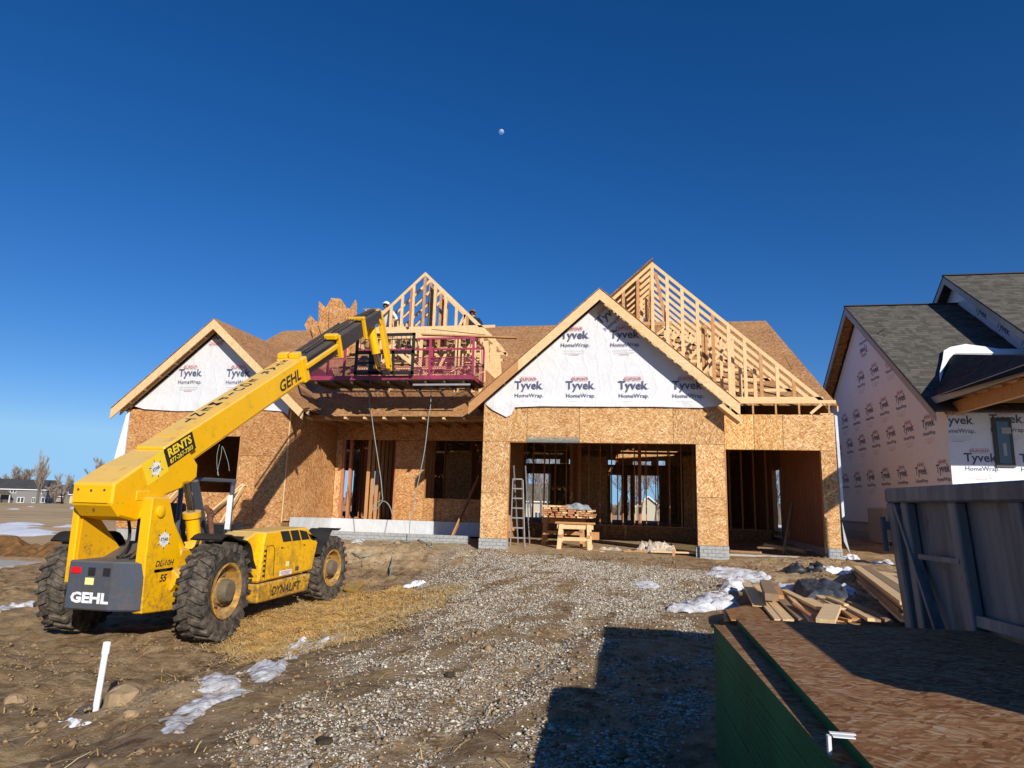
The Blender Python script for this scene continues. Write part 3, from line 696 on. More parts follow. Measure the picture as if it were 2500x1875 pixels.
# trusses -----------------------------------------------------------------
def truss(cx, y, zap, slope, hl, hr, zb, sp, full, lumber='lum', chord=.10):
    t = bpy.data.objects.new('truss', None); col.objects.link(t); t.parent = HOUSE; ORG[t.name] = ORG[HOUSE.name]
    hh = .11 * sqrt(1 + slope * slope) / 1.25
    for s, h_ in ((-1, hl), (1, hr)):
        if h_ <= 0: continue
        xe = cx + s * h_; ze = zap - slope * h_
        MB().prism([(cx, y, zap), (xe, y, ze), (xe - s * .02, y, ze - hh), (cx, y, zap - hh)], (0, .038, 0)).build('top_chord', R.choice([lumber, lumber, 'lum']), t)
        x = cx + s * sp * (.0 if s > 0 else 1)
        while abs(x - cx) < h_ - .25:
            zt = zap - slope * abs(x - cx) - hh
            if zt - zb - .09 > .1 and full: MB().box(x - .044, x + .044, y + .001, y + .037, zb + .09, zt + (0.04 if abs(x - cx) > .02 else 0)).build('vertical', R.choice(['lum', 'lum', 'lum2']), t)
            x += s * sp
    a = cx - hl + .05; b = cx + hr - .05
    MB().box(a, b, y, y + .038, zb, zb + .09).build('bottom_chord', lumber, t)
    if not full:
        for f0, f1 in ((-.5, -.5), (-.5, -.18), (.5, .5), (.5, .18), (0, 0)):
            x0 = cx + f0 * (hl if f0 < 0 else hr); x1 = cx + f1 * (hl if f1 < 0 else hr)
            if abs(f0) == .5 and f0 == f1: zt = zap - slope * abs(x0 - cx) - hh; MB().box(x0 - .044, x0 + .044, y + .001, y + .037, zb + .09, zt).build('web', 'lum', t)
            elif f0: MB().beam((x0, y + .019, zap - slope * abs(x0 - cx) - hh), (x1, y + .019, zb + .09), .036, .088, (0, 0, 1)).build('web', 'lum', t)
            else: MB().box(cx - .044, cx + .044, y + .001, y + .037, zb + .09, zap - hh).build('web', 'lum2', t)
    return t
TX, TZ, TS = .63, 8.23, .91
for i in range(9):
    y = 18.22 + .61 * i; zb = max(4.23, zmain(y) + .02)
    hr = min(4.42, (TZ - zb) / TS + .05) if i else 4.42
    truss(TX, y, TZ, TS, min(4.3, (TZ - zb) / TS), hr, zb, .406, i == 0)
# pieces standing behind the front truss
for (x, y0, z0, z1) in ((2.05, 19.2, 4.6, 6.6), (2.12, 19.2, 4.6, 6.3), (2.2, 20.0, 5.2, 6.9), (2.75, 18.9, 4.3, 5.6), (3.0, 18.9, 4.3, 5.4), (3.35, 18.7, 4.25, 5.2), (.42, 19.0, 4.6, 7.4), (.3, 19.4, 4.8, 7.5)):
    MB().box(x, x + .09, y0, y0 + .04, z0, z1).build('brace', R.choice(['lum', 'lum2']), HOUSE)
MB().beam((.72, 18.3, 7.95), (1.15, 18.3, 5.6), .04, .09).build('brace', 'lum2', HOUSE)
MB().beam((.0, 18.27, 6.42), (1.15, 18.27, 6.42), .04, .11).build('brace', 'lum2', HOUSE)
# sheathed left slope of the tall roof, board edge proud of the front truss
xe = TX - 4.3; ze = TZ - TS * 4.3
roof_quad('roof_sheet', [(TX + .02, 17.98, TZ + .03), (TX + .02, 23.4, TZ + .03), (xe, 23.4, ze + .02), (xe, 17.98, ze + .02)], 'osb_roof')
# raised heel under it: short posts, plates, one diagonal
MB().box(2.40, 5.30, 18.205, 18.245, 4.14, 4.228).build('plate', 'lum', HOUSE)
for x in (2.62, 3.2, 3.78, 4.36, 5.10): MB().box(x, x + .045, 18.205, 18.245, 3.846, 4.138).build('post', 'lum2', HOUSE)
MB().beam((4.66, 18.225, 3.87), (4.95, 18.225, 4.12), .036, .07).build('diagonal', 'lum', HOUSE)
MB().box(4.9, 5.22, 18.21, 18.25, 3.845, 3.88).build('plate', 'lum', HOUSE)
MB().prism([(5.20, 18.25, 3.84), (5.20, 18.25, 3.86), (4.84, 24.4, 7.6), (5.20, 32, 3.9), (5.20, 32, 3.84)], (.012, 0, 0)).build('end_wall', 'osb_s', HOUSE)
# open dormer trusses over the porch
DX, DZ, DS = -6.54, 8.66, .95
for i in range(5):
    y = 19.5 + .61 * i; zr_ = zmain(y)
    zb = 6.74 if i == 0 else max(zr_ + .02, 5.2 + .36 * i)
    h_ = min(2.45, (DZ - zb) / DS - .02)
    t = truss(DX, y, DZ, DS, 2.4 if i == 0 else h_, 2.42 if i == 0 else h_, zb, .365 if i == 0 else .6, i == 0)
MB().box(-8.45, -4.55, 19.42, 19.46, 6.42, 6.74).build('beam', 'lum', HOUSE); MB().box(-8.45, -4.55, 19.465, 19.50, 6.40, 6.70).build('beam', 'lum', HOUSE)
MB().box(-8.40, -7.4, 19.38, 19.418, 6.48, 6.60).build('scrap', 'lum', HOUSE)
for x, z1 in ((-7.95, 6.4), (-7.55, 6.4), (-5.42, 6.4), (-5.36, 6.4), (-4.85, 6.4), (-4.62, 6.7), (-6.6, 6.4)):
    MB().box(x, x + .10, 19.47, 19.51, zmain(19.5) - .02, z1).build('post', 'lum', HOUSE)
for x0, z0, x1, z1 in ((-7.6, 6.2, -6.0, 5.0), (-7.9, 5.6, -7.3, 6.0)): MB().beam((x0, 19.45, z0), (x1, 19.45, z1), .036, .12).build('brace', 'lum', HOUSE)
for i in range(6):
    y = 19.9 + .45 * i; z = zmain(y) + .05 + R.uniform(0, .1); MB().box(-8.2 + R.uniform(0, .4), -4.6 - R.uniform(0, .5), y, y + .04, z, z + .09).build('ledger', R.choice(['lum', 'lum2']), HOUSE)
for x in (-8.6, -4.5): MB().beam((x, 19.4, 6.2), (x, 21.6, 6.25), .04, .14).build('ledger', 'lum', HOUSE)
for q in ((-4.55, 19.44, 4.9, 6.3), (-4.4, 19.9, 4.9, 6.3), (-4.35, 20.3, 5.2, 6.1)): MB().prism([(q[0], q[1], q[2]), (q[0] + .28, q[1], q[2] + .2), (q[0] + .2, q[1], q[3]), (q[0], q[1], q[3])], (0, .02, 0)).build('gusset_board', 'lum', HOUSE)
MB().beam((-6.9, 19.3, 8.55 - .5), (-6.9, 19.3, 6.8), .036, .1).build('brace', 'red', HOUSE)
for x, m_ in ((-6.34, 'lum2'), (-6.02, 'red'), (-5.93, 'lum2'), (-6.45, 'lumg')): MB().box(x, x + .11, 19.8, 19.84, 6.2, DZ - .3 - DS * abs(x - DX)).build('post', m_, HOUSE)
# front overhang framing over the porch: chord tails and fascia
for i in range(10):
    x = -9.55 + .605 * i
    MB().box(x, x + .038, 18.46, 20.8, 3.70, 3.79).build('chord_tail', 'lum2', HOUSE)
    MB().box(x - .02, x + .045, 18.10, 18.42, 3.665, 3.725).build('tail_end', 'lum', HOUSE)
    MB().beam((x + .019, 18.5, 3.83), (x + .019, 20.8, 5.3), .036, .09).build('rafter', 'lum2', HOUSE)
MB().box(-9.75, -4.05, 18.42, 18.455, 3.64, 3.79).build('fascia', 'lum2', HOUSE)
MB().box(-9.75, -4.05, 19.3, 19.33, 3.80, 3.84).build('ledger', 'lum2', HOUSE)
MB().box(-9.78, -4.0, 20.801, 20.94, 3.842, 3.93).build('plate', 'lum2', HOUSE)

# shell: side, rear walls
MB().box(-15.12, -15.108, 17.61, 32, .3, 3.9).build('end_wall', 'osb_s', HOUSE)
MB().box(-4.0, -3.985, 17.62, 24, .1, 5.0).build('party_wall', 'osb_s', HOUSE)
y0 = 18.22
for (a, b, z0, z1) in ((18.22, 24.3, .4, 3.84), (24.3, 25.5, 2.75, 3.84), (25.5, 32, .4, 3.84)): MB().box(5.215, 5.228, a, b, z0, z1).build('end_wall', 'osb_s', HOUSE)
MB().box(5.0, 5.22, 18.4, 32, -.3, .4).build('foundation_wall', 'conc', HOUSE)
yy = 18.4
while yy < 32:
    if not 24.3 < yy < 25.45: MB().box(5.10, 5.212, yy, yy + .038, .4, 3.8).build('stud', 'red', HOUSE)
    yy += .406
MB().box(5.08, 5.212, 24.22, 24.28, .3, 2.8).build('trimmer', 'lum2', HOUSE); MB().box(5.08, 5.212, 25.5, 25.54, .3, 2.8).build('trimmer', 'lum2', HOUSE)
# rear wall with openings
def wall_open(Y, x0, x1, z0, z1, holes, t=.012, mat='osb_f', name='rear_board'):
    xs = sorted(set([x0, x1] + [h[0] for h in holes] + [h[1] for h in holes]))
    for a, b in zip(xs, xs[1:]):
        hh = sorted([(h[2], h[3]) for h in holes if h[0] <= a and h[1] >= b]); z = z0
        for lo, hi in hh:
            if lo > z: MB().box(a, b, Y, Y + t, z, lo).build(name, mat, HOUSE)
            z = hi
        if z < z1: MB().box(a, b, Y, Y + t, z, z1).build(name, mat, HOUSE)
RW = [(-5.1, -3.87, .6, 2.75), (-5.1, -3.40, 3.24, 3.46), (-2.95, -2.65, 3.24, 3.46), (-1.75, -.75, 3.24, 3.46), (.1, .95, 3.22, 3.42), (1.3, 1.6, 3.24, 3.46),
      (-.95, -.45, .6, 2.75), (-.15, .0, .6, 2.75), (.15, 1.30, .6, 2.75), (-8.45, -7.3, .6, 2.72), (-8.45, -7.3, 3.24, 3.46), (-14.6, -14.0, .6, 2.72), (-20, -20, 0, 0), (-12.9, -11.9, .6, 2.72), (-17, -17, 0, 0)]
wall_open(32, -15.12, 5.21, .3, 3.84, [h for h in RW if h[1] > h[0]])
MB().box(-15.12, 5.0, 24.02, 32, .50, .62).build('floor_deck', 'osb_flat', HOUSE)
MB().box(-15.1, -4.0, 20.82, 24.02, .50, .62).build('floor_deck', 'osb_flat', HOUSE)
MB().box(-15.1, -9.81, 17.62, 20.82, .50, .62).build('floor_deck', 'osb_flat', HOUSE)
# stud walls inside
def studs(x0, x1, Y, z0, z1, sp=.406, mat='lum2', skip=(), double=True):
    x = x0; i = 0
    while x < x1:
        if not any(a < x < b for a, b in skip): MB().box(x, x + .038, Y, Y + .14, z0 + .04, z1 - .04).build('stud', R.choice([mat, 'red', mat]), HOUSE)
        x += sp; i += 1
    for z in (z0, z1 - .04): MB().box(x0, x1, Y, Y + .14, z + .001, z + .039).build('plate', mat, HOUSE)
studs(-3.95, 4.7, 24.0, .62, 3.85)
MB().box(-3.95, 4.7, 23.98, 23.995, .10, .63).build('knee_board', 'osb_flat', HOUSE)
for x in (-1.9, .25, 2.3): MB().box(x, x + .12, 24.0, 24.14, .66, 3.8).build('post', 'red', HOUSE)
studs(-15, -4.1, 32.0 - .16, .62, 3.24, skip=((-14.6, -14.1), (-8.45, -7.3), (-5.1, -3.8)), sp=.406)
studs(-3.8, 5.0, 32.0 - .16, .62, 3.24, skip=((-.95, -.45), (.55, 1.1)), sp=.29)
studs(-3.4, 3.6, 27.6, .62, 3.85, sp=.406, skip=((-3.4, -2.4), (-.2, .7))); studs(-9.5, -4.2, 26.5, .62, 3.85, skip=((-7.9, -6.2),))
studs(-12.5, -6.8, 23.6, .62, 3.85, skip=((-9.6, -8.8),)); studs(-15, -10.2, 24.5, .62, 3.85)
for (x, a, b) in ((-8.72, 20.95, 23.6), (-7.2, 20.95, 23.6), (-2.2, 24.2, 27.6), (2.9, 24.2, 32), (-6.6, 26.6, 31.8), (-10.0, 23.7, 31.8)):
    yy = a
    while yy < b: MB().box(x, x + .11, yy, yy + .038, .66, 3.82).build('stud', R.choice(['lum2', 'red']), HOUSE); yy += .406
    MB().box(x, x + .11, a, b, .621, .659).build('plate', 'lum2', HOUSE)
yy = 17.8
while yy < 24: MB().box(-3.98, -3.87, yy, yy + .038, .42, 3.8).build('stud', 'lum2', HOUSE); yy += .406
for (x0, x1, y0, y1) in ((-2.0, -.9, 26.0, 26.012), (1.9, 3.4, 25.0, 25.012), (-7.1, -6.0, 24.6, 24.612)): MB().box(x0, x1, y0, y1, .62, 3.2).build('inner_board', 'osb_fv', HOUSE)
MB().box(2.40, 2.52, 18.3, 23.95, 3.5, 3.8).build('beam', 'lum2', HOUSE)
yy = 19.0
while yy < 32: # bottom chords of the attic trusses, across the garage
    MB().box(-3.95, 5.1, yy, yy + .038, 3.86, 3.95).build('bottom_chord', 'lum2', HOUSE); yy += .61
for i in range(18): x = -15.0 + .61 * i; MB().box(x, x + .038, 20.95, 31.8, 3.86, 3.95).build('bottom_chord', 'lum2', HOUSE)
# window trim in the wing opening
for xx in (-13.2, -11.34): MB().box(xx, xx + .038, 17.603, 17.74, 1.42, 3.06).build('trimmer', 'lum2', HOUSE)
MB().box(-13.2, -11.3, 17.603, 17.74, 3.061, 3.3).build('header', 'lum2', HOUSE); MB().box(-13.2, -11.3, 17.603, 17.74, 1.38, 1.418).build('sill', 'lum2', HOUSE)
# ------------------------------------------------------------------ telescopic handler (heading +y)
TO = Vector((-6.7, 8.53, -.58))
TH = thing('telehandler', 'yellow telescopic handler with raised boom, muddy tyres and open cab parked on the mud', 'telehandler', TO)
def T(x, y, z): return (TO.x + x, TO.y + y, TO.z + z)
def wheel(x, y, s, steer=0.0, parent=TH, sc=1.0):
    """s: +1 outer face to the right"""
    root = bpy.data.objects.new('wheel', None); col.objects.link(root); root.parent = parent
    root.scale = (sc, sc, sc); root.location = (x, y, .66 * sc); root.rotation_euler = (0, 0, steer); ORG[root.name] = Vector((0, 0, 0))
    W = .19
    mb = MB(); mb.lathe((0, 0, 0), (s, 0, 0), [(-W * .8, .33), (-W, .40), (-W, .56), (-W * .82, .615), (0, .63), (W * .82, .615), (W, .56), (W * 1.02, .50), (W * .94, .42), (W * .8, .35), (W * .74, .33)], 48)
    for i in range(24):   # chevron lugs
        for h in (-1, 1):
            a = 2 * pi * (i + (.5 if h > 0 else 0)) / 24; da = .11
            pts = []
            for (u, ang, r) in ((.0, a + da, .615), (.0, a + da + .10, .615), (h * W * 1.0, a - .02 + .10, .60), (h * W * 1.0, a - .02, .60)):
                pts.append((u, ang, r))
            lo = [(s * u, sin(g) * (r - .012), cos(g) * (r - .012)) for u, g, r in pts]; hi = [(s * u, sin(g) * (r + .048), cos(g) * (r + .048)) for u, g, r in pts]
            mb.add(lo + hi, [(0, 1, 2, 3), (4, 7, 6, 5), (0, 4, 5, 1), (1, 5, 6, 2), (2, 6, 7, 3), (3, 7, 4, 0)])
            e = [(h * W * 1.0, a - .02 + .10, .60), (h * W * 1.0, a - .02, .60), (h * W * 1.03, a - .05, .52), (h * W * 1.03, a + .03, .52)]
            lo = [(s * (u - h * .02), sin(g) * r, cos(g) * r) for u, g, r in e]; hi = [(s * (u + h * .012), sin(g) * (r + (.04 if r > .55 else 0)), cos(g) * (r + (.04 if r > .55 else 0))) for u, g, r in e]
            mb.add(lo + hi, [(0, 1, 2, 3), (4, 7, 6, 5), (0, 4, 5, 1), (1, 5, 6, 2), (2, 6, 7, 3), (3, 7, 4, 0)])
    mb.build('tyre', 'rubber', root)
    MB().lathe((0, 0, 0), (s, 0, 0), [(W * .60, .34), (W * .98, .375), (W * 1.02, .36), (W * .9, .335), (W * .5, .325), (W * .25, .30), (W * .15, .20), (W * .55, .17), (W * .6, .15), (W * .6, 0)], 40)  .build('rim', 'rimy', root, smooth=True)
    MB().lathe((0, 0, 0), (s, 0, 0), [(W * .2, .155), (W * 1.05, .15), (W * 1.2, .135), (W * 1.25, .10), (W * 1.25, 0)], 28).build('hub', 'hubm', root, smooth=True)
    for i in range(10):
        a = 2 * pi * i / 10; c = Vector((0, cos(a) * .205, sin(a) * .205))
        MB().lathe((s * W * .15, c.y, c.z), (s, 0, 0), [(0, .018), (W * .35, .018), (W * .35, 0)], 6).build('wheel_nut', 'hubm', root)
    return root
M['rimy'] = paint('faded_rim_paint', (.66, .34, .035), (.2, .13, .07), .9, .35, .6); M['hubm'] = paint('dusty_hub', (.10, .085, .07), (.2, .15, .09), .8, .3, .7)
wheel(1.05, 0, 1, radians(4)); wheel(-1.05, 0, -1, radians(4)); wheel(.84, 3.78, 1, radians(-2), sc=.93); wheel(-1.08, 3.78, -1, radians(-2), sc=.93)
for y in (0, 3.74): MB().beam(T(-.85, y, .66), T(.85, y, .66), .22, .24).build('axle', 'gry', TH, bevel=.03)
MB().box(TO.x - .45, TO.x + .45, TO.y - .8, TO.y + 3.9, TO.z + .55, TO.z + .85).build('chassis', 'yel2', TH, bevel=.02)
MB().prism([T(-.5, -.3, .5), T(-.5, .9, .62), T(-.5, .9, 1.15), T(-.5, -.1, 1.2)], (1.05, 0, 0)).build('rear_frame', 'yel2', TH, bevel=.02)
MB().prism([T(.40, .1, .62), T(.62, .1, .62), T(.78, .1, .86), T(.62, .1, .98), T(.40, .1, 1.0)], (0, -.5, 0)).build('bracket', 'yel', TH, bevel=.01)
# counterweight with bevelled right corner
cw = MB().prism([T(-.36, -1.02, .49), T(.28, -1.02, .49), T(.66, -.90, .49), T(.49, -.88, .49), T(.49, -.50, .49), T(-.36, -.50, .49)], (0, 0, .60)).build('counterweight', 'gry', TH, bevel=.02)
MB().box(TO.x - .31, TO.x - .16, TO.y - 1.034, TO.y - 1.02, TO.z + .93, TO.z + 1.01).build('tail_lamp', 'redl', cw, bevel=.008)
for a in (-.06, .155): MB().box(TO.x + a, TO.x + a + .10, TO.y - 1.026, TO.y - 1.018, TO.z + .91, TO.z + 1.01).build('lamp_socket', 'blkp', cw)
MB().box(TO.x - .09, TO.x + .035, TO.y - 1.024, TO.y - 1.02, TO.z + .80, TO.z + .885).build('sticker', 'paper', cw)
p = Print2D().text('GEHL', 0, 0, .17, 0, .008, 0, 1.3); 
p.build('lettering', ['star'], cw, T(.0, -1.024, .585), X, Z)
# upright mast plates
mr = MB().prism([T(.50, -.875, .46), T(.50, -.28, .42), T(.50, -.20, 1.05), T(.50, -.60, 1.90), T(.50, -.92, 1.90), T(.50, -.92, 1.1)], (.15, 0, 0)).build('mast_plate', 'yel', TH, bevel=.012)
MB().prism([T(-.44, -.98, .80), T(-.44, .05, .9), T(-.44, -.20, 1.05), T(-.44, -.80, 1.62), T(-.44, -.86, 1.86), T(-.44, -1.0, 1.86)], (.10, 0, 0)).build('mast_plate', 'yel', TH, bevel=.012)
MB().prism([T(-.34, -.62, 1.02), T(.42, -.62, 1.02), T(.42, -.05, 1.25), T(-.34, -.05, 1.25)], (0, 0, .03)).build('deck_plate', 'blk', TH)
MB().prism([T(-.33, -.95, .95), T(-.33, .3, 1.0), T(-.33, -.15, 1.10), T(-.33, -.72, 1.66), T(-.33, -.8, 1.85), T(-.33, -.95, 1.85)], (.02, 0, 0)).build('inner_plate', 'yel2', TH)
MB().lathe(T(.645, -.76, 1.72), (1, 0, 0), [(0, .075), (.03, .075), (.045, .05), (.045, 0)], 20).build('pivot_pin', 'yel', TH, smooth=True)
def starpts(r, q=.55, n=6, a0=pi / 2): return [((r if i % 2 == 0 else r * q) * cos(a0 + pi * i / n), (r if i % 2 == 0 else r * q) * sin(a0 + pi * i / n)) for i in range(2 * n)]
def star_decal(parent, o, u, v, r):
    q = Print2D(); q.f.append(list(range(12))); q.v = starpts(r, .62); q.mi.append(0); q.build('star_decal', ['star'], parent, o, u, v)
    o2 = Vector(o) + Vector(u).cross(Vector(v)).normalized() * .002
    q = Print2D().text('STAR', 0, -r * .15, r * .48, 0, .002)
    for i in range(6):
        a = pi / 2 + pi * i / 3; q.poly([(r * cos(a + .02) * 1.15, r * sin(a + .02) * 1.15), (r * .78 * cos(a + .10), r * .78 * sin(a + .10)), (r * .78 * cos(a - .10), r * .78 * sin(a - .10))], 0)
    q.rect(-r * .25, r * .25, -r * .3, -r * .27, 0)
    q.build('lettering', ['blkp'], parent, o2, u, v)
star_decal(mr, T(.654, -.62, 1.36), Y_, Z, .125)
q = Print2D().text('DL-10H', 0, 0, .105, 0, .002, .2).text('55', 0, -.20, .13, 0, .004, .2); q.rect(-.18, .18, -.075, -.035, 0); q.rect(-.17, -.08, -.07, -.04, 1); q.rect(.06, .17, -.07, -.04, 2)
q.build('lettering', ['blkp', 'yelp', 'redl'], mr, T(.654, -.56, 1.02), Y_, Z)
# boom
BS = .571; B0 = Vector((0, -.95, 1.92)); bd = Vector((0, 1, BS)).normalized(); bn = Vector((0, -BS, 1)).normalized()
def Bp(x, s, n): q = B0 + bd * s + bn * n; return T(q.x + x, q.y, q.z)
prof = [(-1.20, 2.06), (-.80, 2.30), (.03, 2.70), (.40, 2.40), (.41, 2.20), (.20, 2.06), (-.22, 1.93), (-.30, 1.85), (-.72, 1.58), (-1.04, 1.65), (-1.20, 1.80)]
slv = MB().prism([T(-.30, a, b) for a, b in prof], (.60, 0, 0)).build('boom_sleeve', 'yel', TH, bevel=.025)
MB().prism([T(-.24, -1.215, 2.03), T(.24, -1.215, 2.03), T(.24, -1.215, 1.82), T(-.24, -1.215, 1.82)], (0, .02, 0)).build('end_plate', 'yel', TH)
for q in ((-.19, 1.98), (.19, 1.98), (0, 1.97), (0, 1.74)): MB().lathe(T(q[0], -1.218 if q[1] > 1.8 else -1.14, q[1]), (0, -1, 0), [(0, .016), (.006, .016), (.006, 0)], 10).build('bolt_hole', 'rust', TH)
MB().prism([T(.28, -.62, 1.9), T(.28, -.70, 1.62), T(.28, -.48, 1.60), T(.28, -.35, 1.9)], (.12, 0, 0)).build('boom_lug', 'yel', TH, bevel=.02)
MB().box(TO.x + .285, TO.x + .31, TO.y - .80, TO.y - .55, TO.z + 1.85, TO.z + 1.98).build('bracket', 'yel', TH, bevel=.01)
ob = MB().prism([Bp(-.235, .9, -.20), Bp(.235, .9, -.20), Bp(.235, .9, .26), Bp(-.235, .9, .26)], bd * 4.32).build('boom', 'yel', TH, bevel=.02)
tp = Bp(-.22, 1.0, .262)
MB().prism([Bp(-.20, 1.3, .262), Bp(.12, 1.3, .262), Bp(.12, 5.15, .262), Bp(-.20, 5.15, .262)], bn * .012).build('boom_cover', 'yel', TH)
# decals on the sleeve
dk = MB().prism([Bp(.303, .80, .0), Bp(.303, 1.44, .0), Bp(.303, 1.44, .27), Bp(.303, .80, .27)], (.002, 0, 0)).build('decal', 'blkp', slv)
MB().prism([Bp(.302, .36, -.06), Bp(.302, .79, -.06), Bp(.302, .79, .27), Bp(.302, .36, .27)], (.002, 0, 0)).build('decal', 'yelp', slv)
Print2D().text('RENTS', 0, 0, .17, 0, .006, 0, 1.05).text('877-267-7203', 0, -.10, .092, 0, .002).build('lettering', ['yelp'], slv, Bp(.308, 1.12, .125), bd, bn)
star_decal(slv, Bp(.306, .58, .09), bd, bn, .125)
Print2D().text('GEHL', 0, 0, .30, 0, .008, .15, 1.15).build('lettering', ['blkp'], ob, Bp(.2385, 4.50, -.10), bd, bn)
s = 4.98
for ch in 'STAR EQUIPMENT':
    if ch != ' ': Print2D().text(ch, 0, 0, .20, 0, .004, 0, 1.5).build('lettering', ['blkp'], ob, Bp(-.04, s - .16, .277), X, bd)
    s -= .235 if ch != ' ' else .22
# collar, inner sections, clamps, hoses
MB().prism([Bp(-.28, 5.0, -.23), Bp(.28, 5.0, -.23), Bp(.28, 5.0, .28), Bp(-.28, 5.0, .28)], bd * .22).build('boom_collar', 'yel', TH, bevel=.02)
for x in (-.27, -.02): MB().prism([Bp(x, 5.02, .28), Bp(x, 5.22, .28), Bp(x, 5.22, .38), Bp(x, 5.06, .38)], (.20, 0, 0)).build('boom_clamp', 'yel', TH, bevel=.015)
MB().prism([Bp(-.20, 5.1, -.17), Bp(.20, 5.1, -.17), Bp(.20, 5.1, .19), Bp(-.20, 5.1, .19)], bd * 3.2).build('inner_boom', 'boomblk', TH, bevel=.015)
MB().prism([Bp(-.16, 8.0, -.12), Bp(.16, 8.0, -.12), Bp(.16, 8.0, .17), Bp(-.16, 8.0, .17)], bd * 1.75).build('inner_boom', 'boomblk', TH, bevel=.015)
MB().prism([Bp(.255, 5.1, .04), Bp(.33, 5.1, .04), Bp(.33, 5.1, .13), Bp(.255, 5.1, .13)], bd * 1.5).build('slide_rail', 'yel', TH, bevel=.01)
MB().prism([Bp(.20, 6.75, -.25), Bp(.30, 6.75, -.25), Bp(.30, 6.75, .28), Bp(.20, 6.75, .28)], bd * .09).build('boom_clamp', 'yel', TH, bevel=.01)
MB().prism([Bp(.0, 6.6, .22), Bp(.30, 6.6, .22), Bp(.30, 6.6, .34), Bp(.0, 6.6, .34)], bd * .16).build('boom_clamp', 'yel', TH, bevel=.02)
MB().prism([Bp(.16, 8.38, -.26), Bp(.24, 8.38, -.26), Bp(.24, 8.38, .26), Bp(.16, 8.38, .26)], bd * .09).build('boom_clamp', 'yel', TH, bevel=.01)
MB().prism([Bp(-.2, 8.38, .21), Bp(.24, 8.38, .21), Bp(.24, 8.38, .30), Bp(-.2, 8.38, .30)], bd * .12).build('boom_clamp', 'yel2', TH, bevel=.02)
for x, n_ in ((-.16, .25), (-.10, .25), (-.04, .245), (.05, .24)): MB().tube([Bp(x, 5.6, n_), Bp(x, 7.2, n_ + .03), Bp(x, 8.6, n_ + .0), Bp(x * .7, 9.8, .2)], .016, 6).build('hose', 'blk', TH, smooth=True)
MB().beam(Bp(-.34, 5.7, .16), Bp(-.34, 8.2, .2), .03, .05).build('hose_tray', 'boomblk', TH)
# carriage head: two arms, tilt cylinder
tipc = B0 + bd * 9.72
def H(x, y, z): return T(tipc.x + x - .05 + .20 * (z - .1) * -.8 - .06, tipc.y + y, tipc.z + z)
for x, wx in ((-.15, .05), (.14, .10)):
    MB().prism([H(x, -.12, .16), H(x, .10, .22), H(x, .26, .0), H(x, .55, -1.15), H(x, .50, -1.40), H(x, .30, -1.36), H(x, .02, -.25), H(x, -.12, -.15)], (wx, 0, 0)).build('head_arm', 'yel', TH, bevel=.012)
MB().prism([H(-.20, -.10, .17), H(.21, -.10, .17), H(.21, .10, .235), H(-.20, .10, .235)], (0, 0, .02)).build('head_cap', 'yel2', TH, bevel=.01)
MB().tube([H(-.03, -.12, -.28), H(-.02, .10, -1.0)], .115, 16).build('tilt_cylinder', 'yel', TH, smooth=True)
MB().tube([H(-.02, .10, -.98), H(-.01, .26, -1.32)], .045, 10).build('cylinder_rod', 'chrome', TH, smooth=True)
MB().beam(H(-.22, .38, -1.30), H(.24, .38, -1.30), .10, .10).build('pivot_pin', 'rust', TH)
star_decal(TH, H(.218, .10, -.28), Vector((0, .6, .8)) * 0 + Y_, Z, .09)
# fork carriage (black frame) in front of the platform
yc = TO.y + 8.62
cg = MB()
def gb(x0, x1, z0, z1, wd=.06): cg.box(x0, x1, yc, yc + wd, z0, z1)
gb(-7.72, -7.64, 4.78, 6.0); gb(-6.04, -5.96, 4.78, 6.0); gb(-7.72, -5.96, 5.92, 6.0); gb(-7.72, -5.96, 5.40, 5.50); gb(-7.72, -5.96, 4.80, 4.90); gb(-6.62, -6.54, 4.82, 5.5); gb(-7.3, -6.95, 4.82, 5.45); gb(-7.64, -6.9, 5.12, 5.17)
for i in range(12): gb(-7.58 + .135 * i, -7.565 + .135 * i, 5.5, 5.94, .02)
cg.build('fork_carriage', 'blk', TH, bevel=.006)
for x in (-7.5, -6.3): MB().prism([(x, yc, 4.60), (x + .12, yc, 4.60), (x + .12, yc + 1.3, 4.60), (x, yc + 1.3, 4.60)], (0, 0, .05)).build('fork', 'blk', TH)
# lift cylinders
for x in (.40,):
    MB().tube([T(x, .42, 1.10), T(x, .24, 1.66)], .095, 18).build('lift_cylinder', 'yel', TH, smooth=True)
    MB().tube([T(x, .25, 1.62), T(x, .23, 1.70)], .125, 18).build('cylinder_cap', 'yel2', TH, smooth=True)
    MB().tube([T(x, .24, 1.66), T(x, .03, 2.12)], .05, 14).build('cylinder_rod', 'chrome', TH, smooth=True)
MB().tube([T(.36, .18, 1.08), T(.36, -.34, 1.72)], .075, 16).build('lift_cylinder', 'yel', TH, smooth=True); MB().tube([T(.36, -.34, 1.72), T(.36, -.44, 1.84)], .06, 12).build('cylinder_rod', 'hubm', TH, smooth=True)
MB().prism([T(.30, .1, 1.02), T(.30, .55, 1.02), T(.30, .5, 1.2), T(.30, .25, 1.28)], (.2, 0, 0)).build('bracket', 'yel', TH, bevel=.02)
